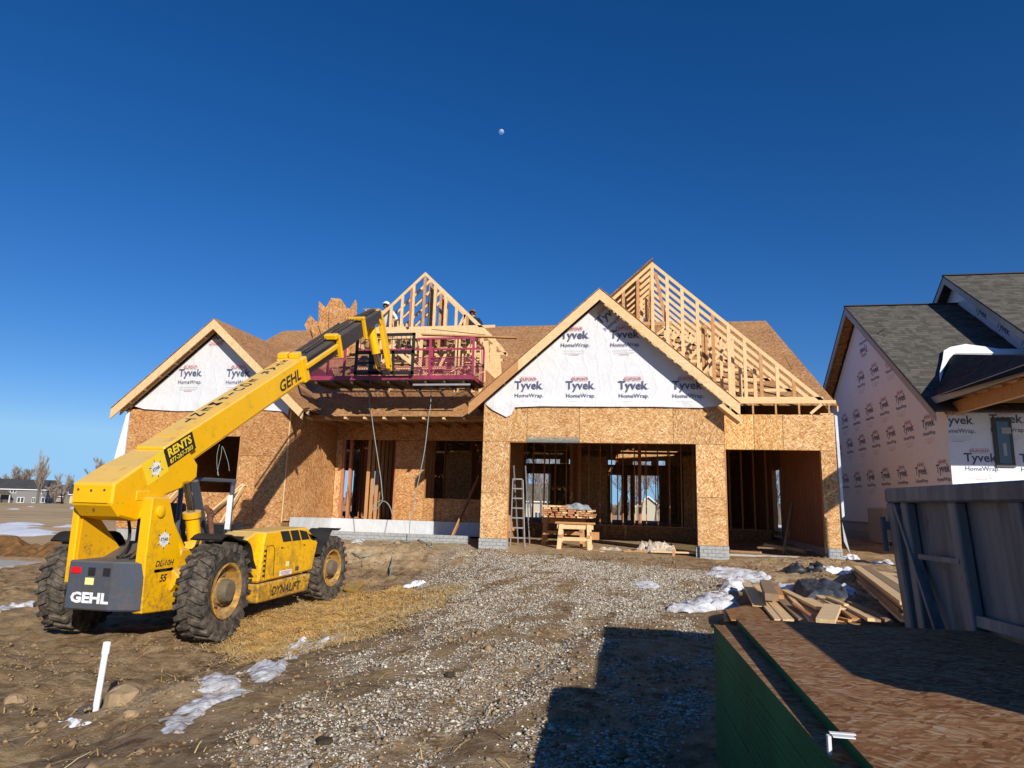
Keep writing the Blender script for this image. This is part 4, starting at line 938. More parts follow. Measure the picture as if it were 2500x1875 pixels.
for i, (a, b, c_) in enumerate((((-.1, -.5, 1.75), (0, -.3, 1.3), (.1, -.75, 1.12)), ((.0, -.4, 1.7), (.12, -.2, 1.25), (.25, -.7, 1.10)), ((.12, -.3, 1.75), (.25, -.1, 1.3), (.05, -.6, 1.1)), ((.30, -.45, 1.8), (.36, -.1, 1.5), (.34, .3, 1.15)), ((.48, .35, 1.35), (.56, .2, 1.15), (.52, .0, .95)))):
    pts = [Vector(a).lerp(Vector(b), t).lerp(Vector(b).lerp(Vector(c_), t), t) for t in [q / 8 for q in range(9)]]
    MB().tube([T(*q) for q in pts], .022, 7).build('hose', 'blk', TH, smooth=True)
MB().tube([T(.62, .48, 1.1), T(.60, .45, 1.42), T(.585, .38, 1.68), T(.58, .28, 1.78)], .038, 12).build('exhaust_pipe', 'rust', TH, smooth=True)
# engine hood on the right side
hood_side = [(1.00, .64), (1.05, 1.22), (1.10, 1.40), (2.45, 1.43), (2.90, 1.16), (2.74, .67)]
hd = MB().prism([T(.48, a, b) for a, b in hood_side], (.62, 0, 0)).build('engine_hood', 'yel', TH, bevel=.03)
MB().prism([T(.48, .70, .9), T(.48, .62, 1.25), T(.48, 1.06, 1.40), T(.48, 1.06, .9)], (.50, 0, 0)).build('hood_front', 'yel', TH, bevel=.02)
MB().prism([T(.50, .60, 1.27), T(.95, .60, 1.27), T(.95, .76, 1.335), T(.50, .76, 1.335)], (0, 0, .01)).build('vent_grille', 'blkp', hd)
for i in range(4):
    a = 1.60 + i * .315; b = a + .27
    tp_ = lambda y: min(1.395, 1.40 - max(0, (y - 2.42)) * .55)
    MB().prism([T(1.101, a - .07, tp_(a)), T(1.101, b - .07, tp_(b)), T(1.101, b + .05, 1.22), T(1.101, a + .05, 1.22)], (.004, 0, 0)).build('vent_opening', 'blkp', hd)
for i in range(6): MB().box(TO.x + 1.085, TO.x + 1.106, TO.y + 1.10, TO.y + 1.16, TO.z + .72 + i * .075, TO.z + .755 + i * .075).build('louvre', 'blkp', hd)
MB().box(TO.x + 1.10, TO.x + 1.104, TO.y + 1.80, TO.y + 1.90, TO.z + .82, TO.z + .90).build('sticker', 'paper', hd)
MB().box(TO.x + 1.10, TO.x + 1.104, TO.y + 1.62, TO.y + 2.0, TO.z + .685, TO.z + .765).build('sticker', 'star', hd)
Print2D().rect(-.16, .16, .012, .022, 0).rect(-.16, .14, -.01, 0, 0).rect(-.12, .12, -.03, -.022, 0).build('small_print', ['redp'], hd, T(1.106, 1.81, .725), Y_, Z)
MB().box(TO.x + 1.10, TO.x + 1.104, TO.y + 2.12, TO.y + 2.24, TO.z + .72, TO.z + .79).build('sticker', 'gry', hd)
sl = MB().prism([T(.55, 1.02, .34), T(.55, 2.62, .34), T(.55, 2.70, .62), T(.55, 1.02, .62)], (.55, 0, 0)).build('side_sill', 'yel2', TH, bevel=.02)
Print2D().text('DYNALIFT', 0, 0, .185, 0, .003, .25, 1.05).build('lettering', ['blkp'], sl, T(1.103, 1.85, .41), Y_, Z)
for (a, b) in (((1.16, 1.18), (1.16, .70)), ((1.16, 1.18), (1.34, 1.19)), ((1.34, 1.19), (1.40, 1.12)), ((1.40, 1.12), (1.42, .70))): MB().beam(T(1.103, *a), T(1.103, *b), .006, .010, (1, 0, 0)).build('panel_seam', 'blkp', hd)
for (a, b) in (((1.3, -.02), (4.9, -.02)),): MB().beam(Bp(.2365, a[0], -.165), Bp(.2365, b[0], -.165), .004, .008, bn).build('panel_seam', 'rust', ob)
for q in (1.6, 2.35): MB().box(TO.x + 1.10, TO.x + 1.108, TO.y + q, TO.y + q + .05, TO.z + 1.12, TO.z + 1.14).build('latch', 'blkp', hd)
# mudguards over the wheels
def guard(x, y, a0, a1, r=.74, wd=.46):
    vs_, fs = [], []; n = 14
    for i in range(n + 1):
        a = a0 + (a1 - a0) * i / n; rr = r + .03 * sin(i * .9)
        for q, dz in ((-wd / 2, 0), (wd / 2, 0), (wd / 2, -.02), (-wd / 2, -.02)): vs_.append(T(x + q, y + (rr + dz) * sin(a), .66 + (rr + dz) * cos(a)))
    for i in range(n):
        for j in range(4): fs.append((4 * i + j, 4 * i + (j + 1) % 4, 4 * i + 4 + (j + 1) % 4, 4 * i + 4 + j))
    MB().add(vs_, fs).build('mudguard', 'guard', TH, smooth=True)
guard(1.0, .0, -.35, 1.25); guard(-1.05, .0, -.6, 1.0); guard(.84, 3.78, -1.2, .15, .71, .46); guard(-1.0, 3.74, -1.2, .15)
# open cab on the left
MB().box(TO.x - 1.15, TO.x - .35, TO.y + .9, TO.y + 2.6, TO.z + .75, TO.z + 1.0).build('cab_floor', 'gry', TH)
for (x, y) in ((-1.1, 1.05), (-.42, 1.05), (-1.1, 2.35), (-.36, 2.35)):
    MB().tube([T(x, y, 1.0), T(x, y, 2.12), T(x * .97, y + (.06 if y < 2 else -.06), 2.2)], .04, 8).build('cab_post', 'gry', TH)
for y in (1.1, 1.4, 1.7, 2.0, 2.3): MB().box(TO.x - 1.12, TO.x - .34, TO.y + y, TO.y + y + .06, TO.z + 2.19, TO.z + 2.24).build('roof_bar', 'blk', TH)
for x in (-1.12, -.38): MB().box(TO.x + x, TO.x + x + .06, TO.y + 1.05, TO.y + 2.4, TO.z + 2.17, TO.z + 2.23).build('roof_rail', 'gry', TH, bevel=.01)
MB().box(TO.x - .41, TO.x - .31, TO.y + 2.30, TO.y + 2.305, TO.z + 1.35, TO.z + 1.95).build('sticker', 'star', TH)
MB().prism([T(-.95, 1.25, 1.0), T(-.95, 1.8, 1.0), T(-.95, 1.8, 1.25), T(-.95, 1.42, 1.28), T(-.95, 1.35, 1.8), T(-.95, 1.22, 1.8)], (.45, 0, 0)).build('seat', 'blk', TH, bevel=.03)
MB().tube([T(-.7 + .17 * cos(a), 2.12 + .08 * sin(a), 1.55 + .15 * sin(a)) for a in [2 * pi * q / 16 for q in range(17)]], .015, 6).build('steering_wheel', 'blk', TH)
MB().box(TO.x - 1.1, TO.x - .4, TO.y + 2.3, TO.y + 2.6, TO.z + 1.0, TO.z + 1.45).build('dashboard', 'blk', TH, bevel=.02)
MB().beam(T(.12, 1.1, 1.1), T(.30, .35, 2.15), .10, .06).build('cab_post', 'gry', TH)
wg = MB().prism([PZ(838, 1442, -.5), PZ(868, 1449, -.5), PZ(892, 1424, -.5), PZ(850, 1414, -.5)], (0, 0, .05)).build('steel_plate', 'yel', None, bevel=.01)
tag(wg, 'small yellow steel plate lying on the mud just ahead of the front tyre', 'metal plate')

# ------------------------------------------------------------------ pink work platform on the forks
WP = thing('work_platform', 'magenta steel work platform with mesh sides held up by the boom against the roof', 'work platform', (-6.8, 17.9, 4.66))
px0, px1, py0, py1, pz0, pz1 = -9.25, -4.30, 17.32, 18.62, 4.68, 5.86
MB().box(px0, px1, py0, py1, pz0 - .02, pz0 + .02).build('deck', 'boomblk', WP)
for y in (py0, py1): MB().box(px0, px1, y - .03, y + .03, pz0, pz0 + .12).build('kick_rail', 'pink', WP)
for x in (px0, px1): MB().box(x - .03, x + .03, py0 + .031, py1 - .031, pz0, pz0 + .12).build('kick_rail', 'pink', WP)
MB().box(-6.0, px1 - .05, py0 - .02, py0 + .03, pz0 - .17, pz0 - .12).build('lower_rail', 'alum', WP)
for i in range(9):
    x = px0 + .3 + i * .55; MB().beam((x, py0 + .02, pz0 - .06), (x, py1, pz0 - .06), .05, .07).build('cross_member', 'boomblk', WP)
for (x, y) in ((px0, py0), (px0 + 1.15, py0), (-5.55, py0), (px1, py0), (px0, py1), (-7.6, py1), (-5.9, py1), (px1, py1)):
    MB().box(x - .028, x + .028, y - .028, y + .028, pz0 + .12, pz1 - .03).build('post', 'pink', WP)
for (a, b, y) in ((-5.95, px1, py0), (px0, px0 + 1.15, py0), (px0, px1, py1)): MB().beam((a, y, pz1), (b, y, pz1), .05, .05).build('top_rail', 'pink', WP)
for x in (px0, px1): MB().beam((x, py0 + .03, pz1), (x, py1 - .03, pz1), .05, .05).build('top_rail', 'pink', WP)
def mesh_fill(o, u, v, L, Hh, name='mesh_infill'):
    mb = MB(); o, u, v = Vector(o), Vector(u), Vector(v); st = .075; n_ = u.cross(v); w_ = .0045
    for s in (1, -1):
        t = -Hh
        while t < L:
            a = max(t, 0); b = min(t + Hh, L)
            if b > a:
                if s > 0: p, q = o + u * a + v * (a - t), o + u * b + v * (b - t)
                else: p, q = o + u * a + v * (Hh - (a - t)), o + u * b + v * (Hh - (b - t))
                e = (q - p).normalized().cross(n_) * w_; mb.add([p - e, q - e, q + e, p + e], [(0, 1, 2, 3)])
            t += st
    ob_ = mb.build(name, 'pink', WP); ob_['kind'] = 'stuff'
mesh_fill((-5.95, py0, pz0 + .12), X, Z, px1 + 5.95, .50); mesh_fill((px0, py0, pz0 + .12), X, Z, 2.0, .50); mesh_fill((px0, py1, pz0 + .12), X, Z, px1 - px0, .50)
mesh_fill((px1, py0, pz0 + .12), Y_, Z, py1 - py0, .50); mesh_fill((px0, py0, pz0 + .12), Y_, Z, py1 - py0, .50)
for z in (pz0 + .63,):
    for (a, b) in (((-5.95, py0), (px1, py0)), ((px0, py0), (-7.3, py0)), ((px0, py1), (px1, py1)), ((px1, py0), (px1, py1))): MB().beam((a[0], a[1], z), (b[0], b[1], z), .022, .022).build('mid_rail', 'pink', WP)
# boards and strand-board offcuts loaded on it
def board(name, p0, p1, wd, ht, mat, label, group=None, up=(0, 0, 1), cat='board'):
    p0, p1 = Vector(p0), Vector(p1); return tag(MB().beam(p0, p1, wd, ht, up, ).build(name, mat), label, cat, group)
board('plank', PY(1030, 817, 17.5), PY(1262, 825, 17.5), .14, .038, 'lum2', 'long orange-brown plank lying across the platform rail and sticking out past its right end')
board('plank', (-5.0 - .6, 17.5, 6.20), (-4.05, 17.55, 6.02), .09, .04, 'lum', 'short pale plank on top of the platform rail, beside the long brown one')
for i in range(8):
    board('offcut', (-5.9 + i * .17, 17.6 + R.uniform(0, .5), 4.75 + R.uniform(0, .12)), (-5.4 + i * .17, 17.9 + R.uniform(0, .5), 4.85 + R.uniform(0, .3)), .09, .036, R.choice(['lum', 'lum2']), ('leftmost', 'second from the left', 'third from the left', 'fourth from the left', 'fourth from the right', 'third from the right', 'second from the right', 'rightmost')[i] + ' of the short lumber offcuts on the platform floor', 'offcuts on the platform floor', cat='offcut')
SC = [([(735, 790), (790, 868), (805, 830), (748, 765)], 17.9, 'narrow pointed strand-board strip leaning left of the fan of scraps'),
      ([(752, 800), (760, 778), (800, 790), (835, 870), (775, 870)], 17.8, 'low strand-board scrap at the lower left of the fan above the platform'),
      ([(770, 790), (768, 728), (830, 790), (850, 868), (800, 868)], 17.75, 'pointed triangular strand-board scrap at the left of the fan'),
      ([(778, 760), (798, 720), (820, 722), (835, 745), (850, 870), (800, 868)], 17.95, 'tall strand-board scrap with a broken top in the middle of the fan'),
      ([(793, 742), (832, 738), (840, 780), (845, 868), (800, 868)], 17.70, 'darker rectangular strand-board offcut standing in front of the tall scrap'),
      ([(822, 740), (845, 748), (858, 724), (862, 735), (866, 868), (820, 868)], 17.85, 'strand-board scrap ending in a thin spike at the right of the fan')]
for P_, y, lb in SC:
    pts = [PY(a, b, y) for a, b in P_]; d = Vector((R.uniform(-.02, .02), .012, 0))
    for q in pts: q.y += (q.z - 4.9) * .12
    tag(MB().prism(pts, d).build('osb_scrap', 'osb_scrap'), lb, 'board scrap', 'strand-board scraps standing on the platform')
# ropes hanging from the platform
def rope(pts, lb, r=.009, mat='rope', cat='rope', n=6):
    q = []; P_ = [Vector(p) for p in pts]
    for i in range(len(P_) - 1):
        a, b, c_, d = P_[max(i - 1, 0)], P_[i], P_[i + 1], P_[min(i + 2, len(P_) - 1)]
        for t in [x / 6 for x in range(6)]: q.append(.5 * ((2 * b) + (c_ - a) * t + (2 * a - 5 * b + 4 * c_ - d) * t * t + (3 * b - a - 3 * c_ + d) * t ** 3))
    q.append(P_[-1]); return tag(MB().tube(q, r, n).build('rope', mat, smooth=True), lb, cat)
rope([PY(a, b, 18.1) for a, b in ((900, 950), (903, 990), (907, 1012), (912, 1050), (921, 1110), (930, 1170), (933, 1205), (934, 1219), (928, 1223), (916, 1228), (909, 1238), (913, 1245), (922, 1240), (934, 1224), (945, 1228), (953, 1240), (958, 1258))], 'grey-green rope hanging in front of the doorway with a loop at its end', .012)
rope([PY(a, b, 18.1) for a, b in ((1053, 940), (1051, 990), (1046, 1020), (1040, 1075), (1033, 1120), (1018, 1190), (1008, 1240), (1001, 1275), (999, 1320))], 'grey-green rope hanging between the doorway and the porch window opening', .012)
rope([PY(a, b, 17.3) for a, b in ((536, 1085), (530, 1110), (530, 1140), (534, 1160), (531, 1152), (540, 1110), (543, 1090), (556, 1125), (560, 1150))], 'thin rope looped in the window opening of the left wing', .006)
rope([(p[0], p[1], hgt(*p) + .03) for p in [gp(*q) for q in ((838, 1330), (880, 1325), (930, 1335), (980, 1318), (1020, 1322), (1055, 1330), (1040, 1312), (1005, 1310), (1000, 1330), (960, 1328), (900, 1332), (860, 1328))]], 'dark green hose tangled on the soil below the porch', .018, 'rope', 'hose')
rope([(p[0], p[1], hgt(*p) + .03) for p in [gp(*q) for q in ((960, 1330), (955, 1345), (945, 1360), (930, 1378))]], 'short end of hose trailing down the soil mound', .014, 'rope', 'hose')

# ------------------------------------------------------------------ people on the roof
def person(label, P, edges, rad, mats, cols, loc):
    """P joints; skin-grown continuous body, coloured by nearest bone"""
    me = bpy.data.meshes.new('person'); me.from_pydata(P, edges, []); o = bpy.data.objects.new('person', me); col.objects.link(o)
    md = o.modifiers.new('skin', 'SKIN'); md.use_smooth_shade = True
    for i, sv in enumerate(me.skin_vertices[0].data): sv.radius = rad[i] if isinstance(rad[i], tuple) else (rad[i], rad[i])
    me.skin_vertices[0].data[0].use_root = True
    o.modifiers.new('sub', 'SUBSURF').levels = 2
    bpy.context.view_layer.update(); m2 = bpy.data.meshes.new_from_object(o.evaluated_get(bpy.context.evaluated_depsgraph_get()))
    bpy.data.objects.remove(o)
    o = bpy.data.objects.new('person', m2); col.objects.link(o); m2.materials.clear()
    for q in mats: m2.materials.append(M[q])
    for f in m2.polygons:
        best = None; c_ = f.center
        for (a, b), ci in zip(edges, cols):
            A_, B_ = Vector(P[a]), Vector(P[b]); t = max(0, min(1, (c_ - A_).dot(B_ - A_) / (B_ - A_).length_squared)); d = (c_ - A_.lerp(B_, t)).length / ((rad[a] if not isinstance(rad[a], tuple) else rad[a][0]) * (1 - t) + (rad[b] if not isinstance(rad[b], tuple) else rad[b][0]) * t)
            if best is None or d < best[0]: best = (d, ci)
        f.material_index = best[1]; f.use_smooth = True
    o.location = loc; tag(o, label, 'person'); ORG[o.name] = Vector(loc); return o
M['skin'] = plain('skin', (.50, .27, .18), .6, .3, .08); M['hood_w'] = plain('white_sweater', (.66, .66, .66), .9, .1, .15, 8, .4); M['pants'] = plain('dark_trousers', (.05, .055, .07), .9, .1, .3, 8)
M['shirt_d'] = plain('navy_sweater', (.025, .03, .05), .9, .1, .2, 8); M['hairb'] = plain('dark_hair', (.03, .02, .015), .8, .2, .2, 30); M['cap_c'] = plain('camo_cap', (.16, .12, .09), .9, .1, .4, 25)
# joints: 0 pelvis 1 belly 2 chest 3 neck 4 head 5 headtop 6/7/8 l sh,elb,hand 9/10/11 r  12/13/14/15 l hip,knee,ankle,toe 16.. r
def crouch(hl, hr, lean=.25, knee=.35, stand=0.0):
    H0 = .42 + stand
    P = [(0, 0, H0), (0, -lean * .4, H0 + .2), (0, -lean * .8, H0 + .42), (0, -lean, H0 + .57), (0, -lean - .05, H0 + .68), (0, -lean - .06, H0 + .80),
         (-.20, -lean * .8, H0 + .48), ((-.20 + hl[0]) / 2 - .10, (-lean + hl[1]) / 2, H0 + .24), hl, (.20, -lean * .8, H0 + .48), ((.20 + hr[0]) / 2 + .10, (-lean + hr[1]) / 2, H0 + .24), hr,
         (-.11, 0, H0 - .02), (-.16, -.38 + stand * .6, H0 + .04 - stand * .2), (-.14, -.05, .08), (-.14, -.22, .04), (.11, 0, H0 - .02), (.18, -.36 + stand * .6, H0 - .05 - stand * .2), (.14, .0, .08), (.14, -.18, .04)]
    for (h, sx_) in ((8, -1), (11, 1)):   # five fingers each
        b = Vector(P[h]); e = (b - Vector(P[h - 1])).normalized(); 
        for i in range(5):
            o_ = Vector((.018 * (i - 2), 0, .0)); ln = (.05, .085, .09, .085, .07)[i]
            P.append(tuple(b + e * .03 + o_ * .9 + (Vector((sx_ * -.03, 0, 0)) if i == 0 else Vector())))
            P.append(tuple(b + e * (.03 + ln) + o_ * 1.3 + Vector((0, -.01, -.02))))
    E_ = [(0, 1), (1, 2), (2, 3), (3, 4), (4, 5), (2, 6), (6, 7), (7, 8), (2, 9), (9, 10), (10, 11), (0, 12), (12, 13), (13, 14), (14, 15), (0, 16), (16, 17), (17, 18), (18, 19)]
    for h, b in ((8, 20), (11, 30)):
        for i in range(5): E_ += [(h, b + 2 * i), (b + 2 * i, b + 2 * i + 1)]
    Rr = [(.16, .12), (.16, .12), (.19, .13), .065, .092, .07, .075, .052, .038, .075, .052, .038, .10, .075, .05, .04, .10, .075, .05, .04] + [.012, .009] * 10
    C = [1, 1, 1, 0, 0, 1, 1, 1, 1, 1, 1, 2, 2, 2, 3, 2, 2, 2, 3] + [0] * 20
    return P, E_, Rr, C
def face(o, head, capm, hairm):
    hx = Vector(ORG[o.name]) + Vector(head)
    cp = MB().lathe((hx.x, hx.y, hx.z + .045), (0, 0, 1), [(0, .112), (.04, .110), (.08, .09), (.105, .05), (.112, 0)], 18).build('cap', capm, o, smooth=True)
    MB().prism([(hx.x - .075, hx.y - .08, hx.z + .055), (hx.x + .075, hx.y - .08, hx.z + .055), (hx.x + .05, hx.y - .20, hx.z + .04), (hx.x - .05, hx.y - .20, hx.z + .04)], (0, 0, .012)).build('cap_brim', capm, o)
    for sx_ in (-1, 1):
        MB().lathe((hx.x + sx_ * .035, hx.y - .088, hx.z + .012), (0, -1, 0), [(0, .016), (.006, .012), (.008, 0)], 8).build('eye', 'blkp', o)
        MB().lathe((hx.x + sx_ * .093, hx.y, hx.z), (sx_, 0, 0), [(0, .028), (.012, .024), (.014, 0)], 8).build('ear', 'skin', o)
    MB().prism([(hx.x - .014, hx.y - .085, hx.z - .025), (hx.x + .014, hx.y - .085, hx.z - .025), (hx.x, hx.y - .085, hx.z + .02)], (0, -.022, -.004)).build('nose', 'skin', o)
    MB().box(hx.x - .026, hx.x + .026, hx.y - .094, hx.y - .085, hx.z - .052, hx.z - .042).build('mouth', 'redp', o)
    MB().lathe((hx.x, hx.y + .02, hx.z + .01), (0, 0, 1), [(-.06, .088), (0, .104), (.04, .106)], 16).build('hair', hairm, o, smooth=True)
p1 = PY(945, 748, 19.75); P_, E_, Rr, C = crouch((-.25, -.45, .62), (.38, -.35, .62), .22)
o = person('person in a white cap and light sweater crouching behind the dormer\'s left rafter', P_, E_, Rr, ['skin', 'hood_w', 'pants', 'blkp'], C, (p1.x, 19.95, p1.z - 1.11))
face(o, P_[4], 'star', 'hairb')
p2 = PY(1155, 766, 20.6); P_, E_, Rr, C = crouch((-.28, -.35, .70), (.30, -.30, .66), .10)
o = person('person in a dark sweater and patterned cap behind the dormer\'s right rafter', P_, E_, Rr, ['skin', 'shirt_d', 'pants', 'blkp'], C, (p2.x, 20.7, p2.z - 1.11))
face(o, P_[4], 'cap_c', 'hairb')

# ------------------------------------------------------------------ roll-off container
DR = thing('dumpster', 'tall grey steel roll-off container with slanted ribs standing at the right edge', 'dumpster', (2.9, 3.3, 0))
dx, dya, dyb, dzt, dzb = 1.80, 1.35, 5.17, 1.56, .10
lean = .10
mb = MB(); mb.prism([(dx + .06, dya, dzt - .02), (dx + .06, dyb - .04, dzt - .02), (dx + .06 + lean, dyb - .04, dzb), (dx + .06 + lean, dya, dzb)], (.01, 0, 0)); mb.build('side_panel', 'drum', DR)
MB().prism([(dx + .07, dyb - .05, dzt - .02), (dx + 2.2, dyb - .05, dzt - .02), (dx + 2.1, dyb - .05, dzb), (dx + .17, dyb - .05, dzb)], (0, .01, 0)).build('end_panel', 'drum', DR)
MB().prism([(dx + .07, dya, dzt - .25), (dx + 2.2, dya, dzt - .25), (dx + 2.1, dya, dzb), (dx + .17, dya, dzb)], (0, .01, 0)).build('end_panel', 'drum', DR)
MB().prism([(dx + 2.25, dya, dzt - .02), (dx + 2.25, dyb - .04, dzt - .02), (dx + 2.15, dyb - .04, dzb), (dx + 2.15, dya, dzb)], (.01, 0, 0)).build('side_panel', 'drum', DR)
MB().prism([(dx + .17, dya, dzb), (dx + 2.15, dya, dzb), (dx + 2.15, dyb, dzb), (dx + .17, dyb, dzb)], (0, 0, .02)).build('floor_plate', 'drum', DR)
for x in (dx - .01, dx + 2.22): MB().box(x, x + .11, dya - .05, dyb, dzt - .10, dzt).build('top_rail', 'drum', DR, bevel=.012)
MB().box(dx + .1, dx + 2.22, dyb - .1, dyb, dzt - .10, dzt - .002).build('top_rail', 'drum', DR, bevel=.012)
rb = [5.10, 4.88, 4.20, 3.56, 2.92, 2.28, 1.64]
for y in rb[1:]:
    MB().prism([(dx + .0, y - .05, dzt - .10), (dx + .0, y + .05, dzt - .10), (dx + lean - .01, y + .05, dzb), (dx + lean - .01, y - .05, dzb)], (.06, 0, 0)).build('rib', 'drum', DR, bevel=.008)
MB().prism([(dx - .005, dyb - .13, dzt - .10), (dx - .005, dyb, dzt - .10), (dx + lean, dyb, dzb), (dx + lean, dyb - .13, dzb)], (.07, 0, 0)).build('corner_post', 'drum', DR, bevel=.012)
MB().beam((dx + .02, dyb - .16, dzt - .12), (dx + lean - .01, 4.35, .15), .03, .06, (1, 0, 0)).build('brace', 'drum', DR)
MB().beam((dx + .02, 4.72, 1.12), (dx + .03, 4.20, 1.13), .025, .03).build('bar', 'drum', DR); MB().beam((dx + .07, 4.20, .82), (dx + .07, 3.56, .84), .03, .06).build('bar', 'drum', DR)
for z in (1.30,): MB().box(dx - .02, dx + .02, dyb + .002, dyb + .03, z - .03, z + .03).build('hook', 'drum', DR)
MB().tube([(dx - .02, dyb + .03, 1.36), (dx - .01, dyb + .03, 1.12)], .02, 8).build('latch_rod', 'drum', DR)

# ------------------------------------------------------------------ stack of strand board in the foreground
ST = thing('osb_stack', 'stack of strand-board sheets with dark green edges filling the lower right corner', 'board stack', (1.2, 2.6, 0))
sx0, sx1, sy0, sy1, szt = .555, 1.775, 1.30, 3.85, .81
def sheetstack(x0, x1, y0, y1, z0, z1, n, nm='sheet', matside='green_edge', mattop='osb_pile', jit=.0012, skew=0, far=0.0):
    t = (z1 - z0) / n
    for i in range(n):
        a, b, c_, d = R.uniform(-jit, jit), R.uniform(-jit, jit), R.uniform(-jit, jit), R.uniform(-jit, jit)
        mb = MB(); za, zb = z0 + t * i + .0003, z0 + t * (i + 1) - .0003
        v = [(x0 + a, y0, za), (x1 + a, y0, za), (x1 + a, y1 + b + skew, za), (x0 + a + far, y1 + b, za)]; v2 = [(q[0], q[1], zb) for q in v]
        mb.add(v + v2, [(3, 2, 1, 0)], 0); mb.add(v + v2, [(4, 5, 6, 7)], 1); mb.add(v + v2, [(0, 1, 5, 4), (1, 2, 6, 5), (2, 3, 7, 6), (3, 0, 4, 7)], 0)
        mb.build(nm, [matside, mattop], ST)
sheetstack(sx0 - .030, sx1, sy0, sy1 + .03, .42, szt - .042, 26, far=-.085); sheetstack(sx0 + .006, sx1, sy0, sy1 - .01, szt - .041, szt - .030, 1); sheetstack(sx0 + .004, sx1, sy0, sy1, szt - .028, szt - .013, 1); sheetstack(sx0, sx1, sy0, sy1 + .005, szt - .012, szt, 1, skew=.02)
sheetstack(sx0 - .031, sx1 - .05, sy0 - .05, sy1 + .03, .10, .418, 22, far=-.085)
# sheets of the neighbouring lower lift showing their broken top corner
for x in (.62, 1.55): MB().box(x, x + .09, sy0, sy1, -.03, .095).build('skid', 'lumg', ST)
# white strapping
for pz in (1.98,):
    MB().box(sx0 - .035, sx0 + .02, pz, pz + .018, szt + .001, szt + .004).build('strap', 'pvc', ST)
    MB().box(sx0 - .048, sx0 - .040, pz, pz + .018, .62, szt + .003).build('strap', 'pvc', ST); MB().box(sx0 - .035, sx0 + .03, pz + .03, pz + .042, szt + .001, szt + .004).build('strap', 'pvc', ST)
# ------------------------------------------------------------------ neighbouring house on the right
NB = thing('wrapped_house', 'neighbouring house fully wrapped in white membrane with grey shingle roofs and a covered porch', 'house', (8.2, 18.9, 0))
NX, NY, NYB, NR, NRZ, NS = 8.2, 18.9, 31.1, 25.0, 8.72, .735
def nroof(y): return NRZ - NS * abs(y - NR)
ws = MB().prism([(NX, NY, 1.0), (NX, NYB, 1.0), (NX, NYB, nroof(NYB) - .3), (NX, NR, NRZ - .3), (NX, NY, nroof(NY) - .3)], (.05, 0, 0)).build('wrapped_wall', 'wrapn', NB)
MB().box(NX + .06, NX + .5, NY, NYB, -.6, .998).build('foundation', 'trim', NB)
z = .66; r = 0
while z > -.2:
    y = 19.0 - (.2 if r % 2 else 0)
    while y < 27.5: MB().box(NX + .03, NX + .058, y + .005, y + .395, z - .195, z - .005).build('block', 'block', NB); y += .4
    z -= .2; r += 1
fw = MB().box(NX + .051, 20, NY, NY + .05, -.1, 4.0).build('wrapped_wall', 'wrapn', NB)
def nlogo(px, py, inv=False, wall='s'):
    p = PX(px, py, NX - .01)
    lg = wrap_logo(); lg.build('wrap_print', ['navy', 'redp', 'greyp'], ws, (NX - .006, p.y, p.z), -Y_, Z, [((-(NY - p.y), 0), (1, 0))] if False else [], pi if inv else 0)
rows = [(2301, 1146, 9, 0), (2265, 1035, 8, 0), (2243, 956, 6, 0), (2171, 885, 3, 0)]
for px, py, n, off in rows:
    p0 = PX(px, py, NX - .01)
    for i in range(n):
        y = p0.y + 1.36 * i
        if p0.z + .35 < nroof(y) - .3:
            wrap_logo().build('wrap_print', ['navy', 'redp', 'greyp'], ws, (NX - .006, y, p0.z), -Y_, Z, [((y - NY, 0), (1, 0))])
for px, py in ((2152, 828), (2108, 853)):
    p = PX(px, py, NX - .01); wrap_logo().build('wrap_print', ['navy', 'redp', 'greyp'], ws, (NX - .006, p.y, p.z), -Y_, Z, [], pi)
for px, py in ((2335, 1028), (2393, 1120), (2455, 1025), (2530, 1122)):
    p = PY(px, py, NY - .01); wrap_logo().build('wrap_print', ['navy', 'redp', 'greyp'], fw, (p.x, NY - .006, p.z), X, Z, [((NX + .01 - p.x, 0), (-1, 0))])
# window
q0, q1 = PY(2418, 1020, NY), PY(2482, 1142, NY); wx0, wx1, wz0, wz1 = q0.x, q1.x - .03, q1.z, q0.z
wd_ = MB().box(wx0, wx1, NY - .05, NY - .002, wz0, wz1).build('window', 'frame', NB, bevel=.01)
MB().box(wx0 + .09, wx1 - .09, NY - .058, NY - .051, wz0 + .1, wz1 - .1).build('pane', 'glass', wd_)
MB().box(wx0 + .2, wx0 + .42, NY - .062, NY - .059, wz1 - .42, wz1 - .26).build('sticker', 'greyp', wd_); MB().box(wx1 - .26, wx1 - .18, NY - .062, NY - .059, wz0 + .3, wz0 + .62).build('sticker', 'greyp', wd_)
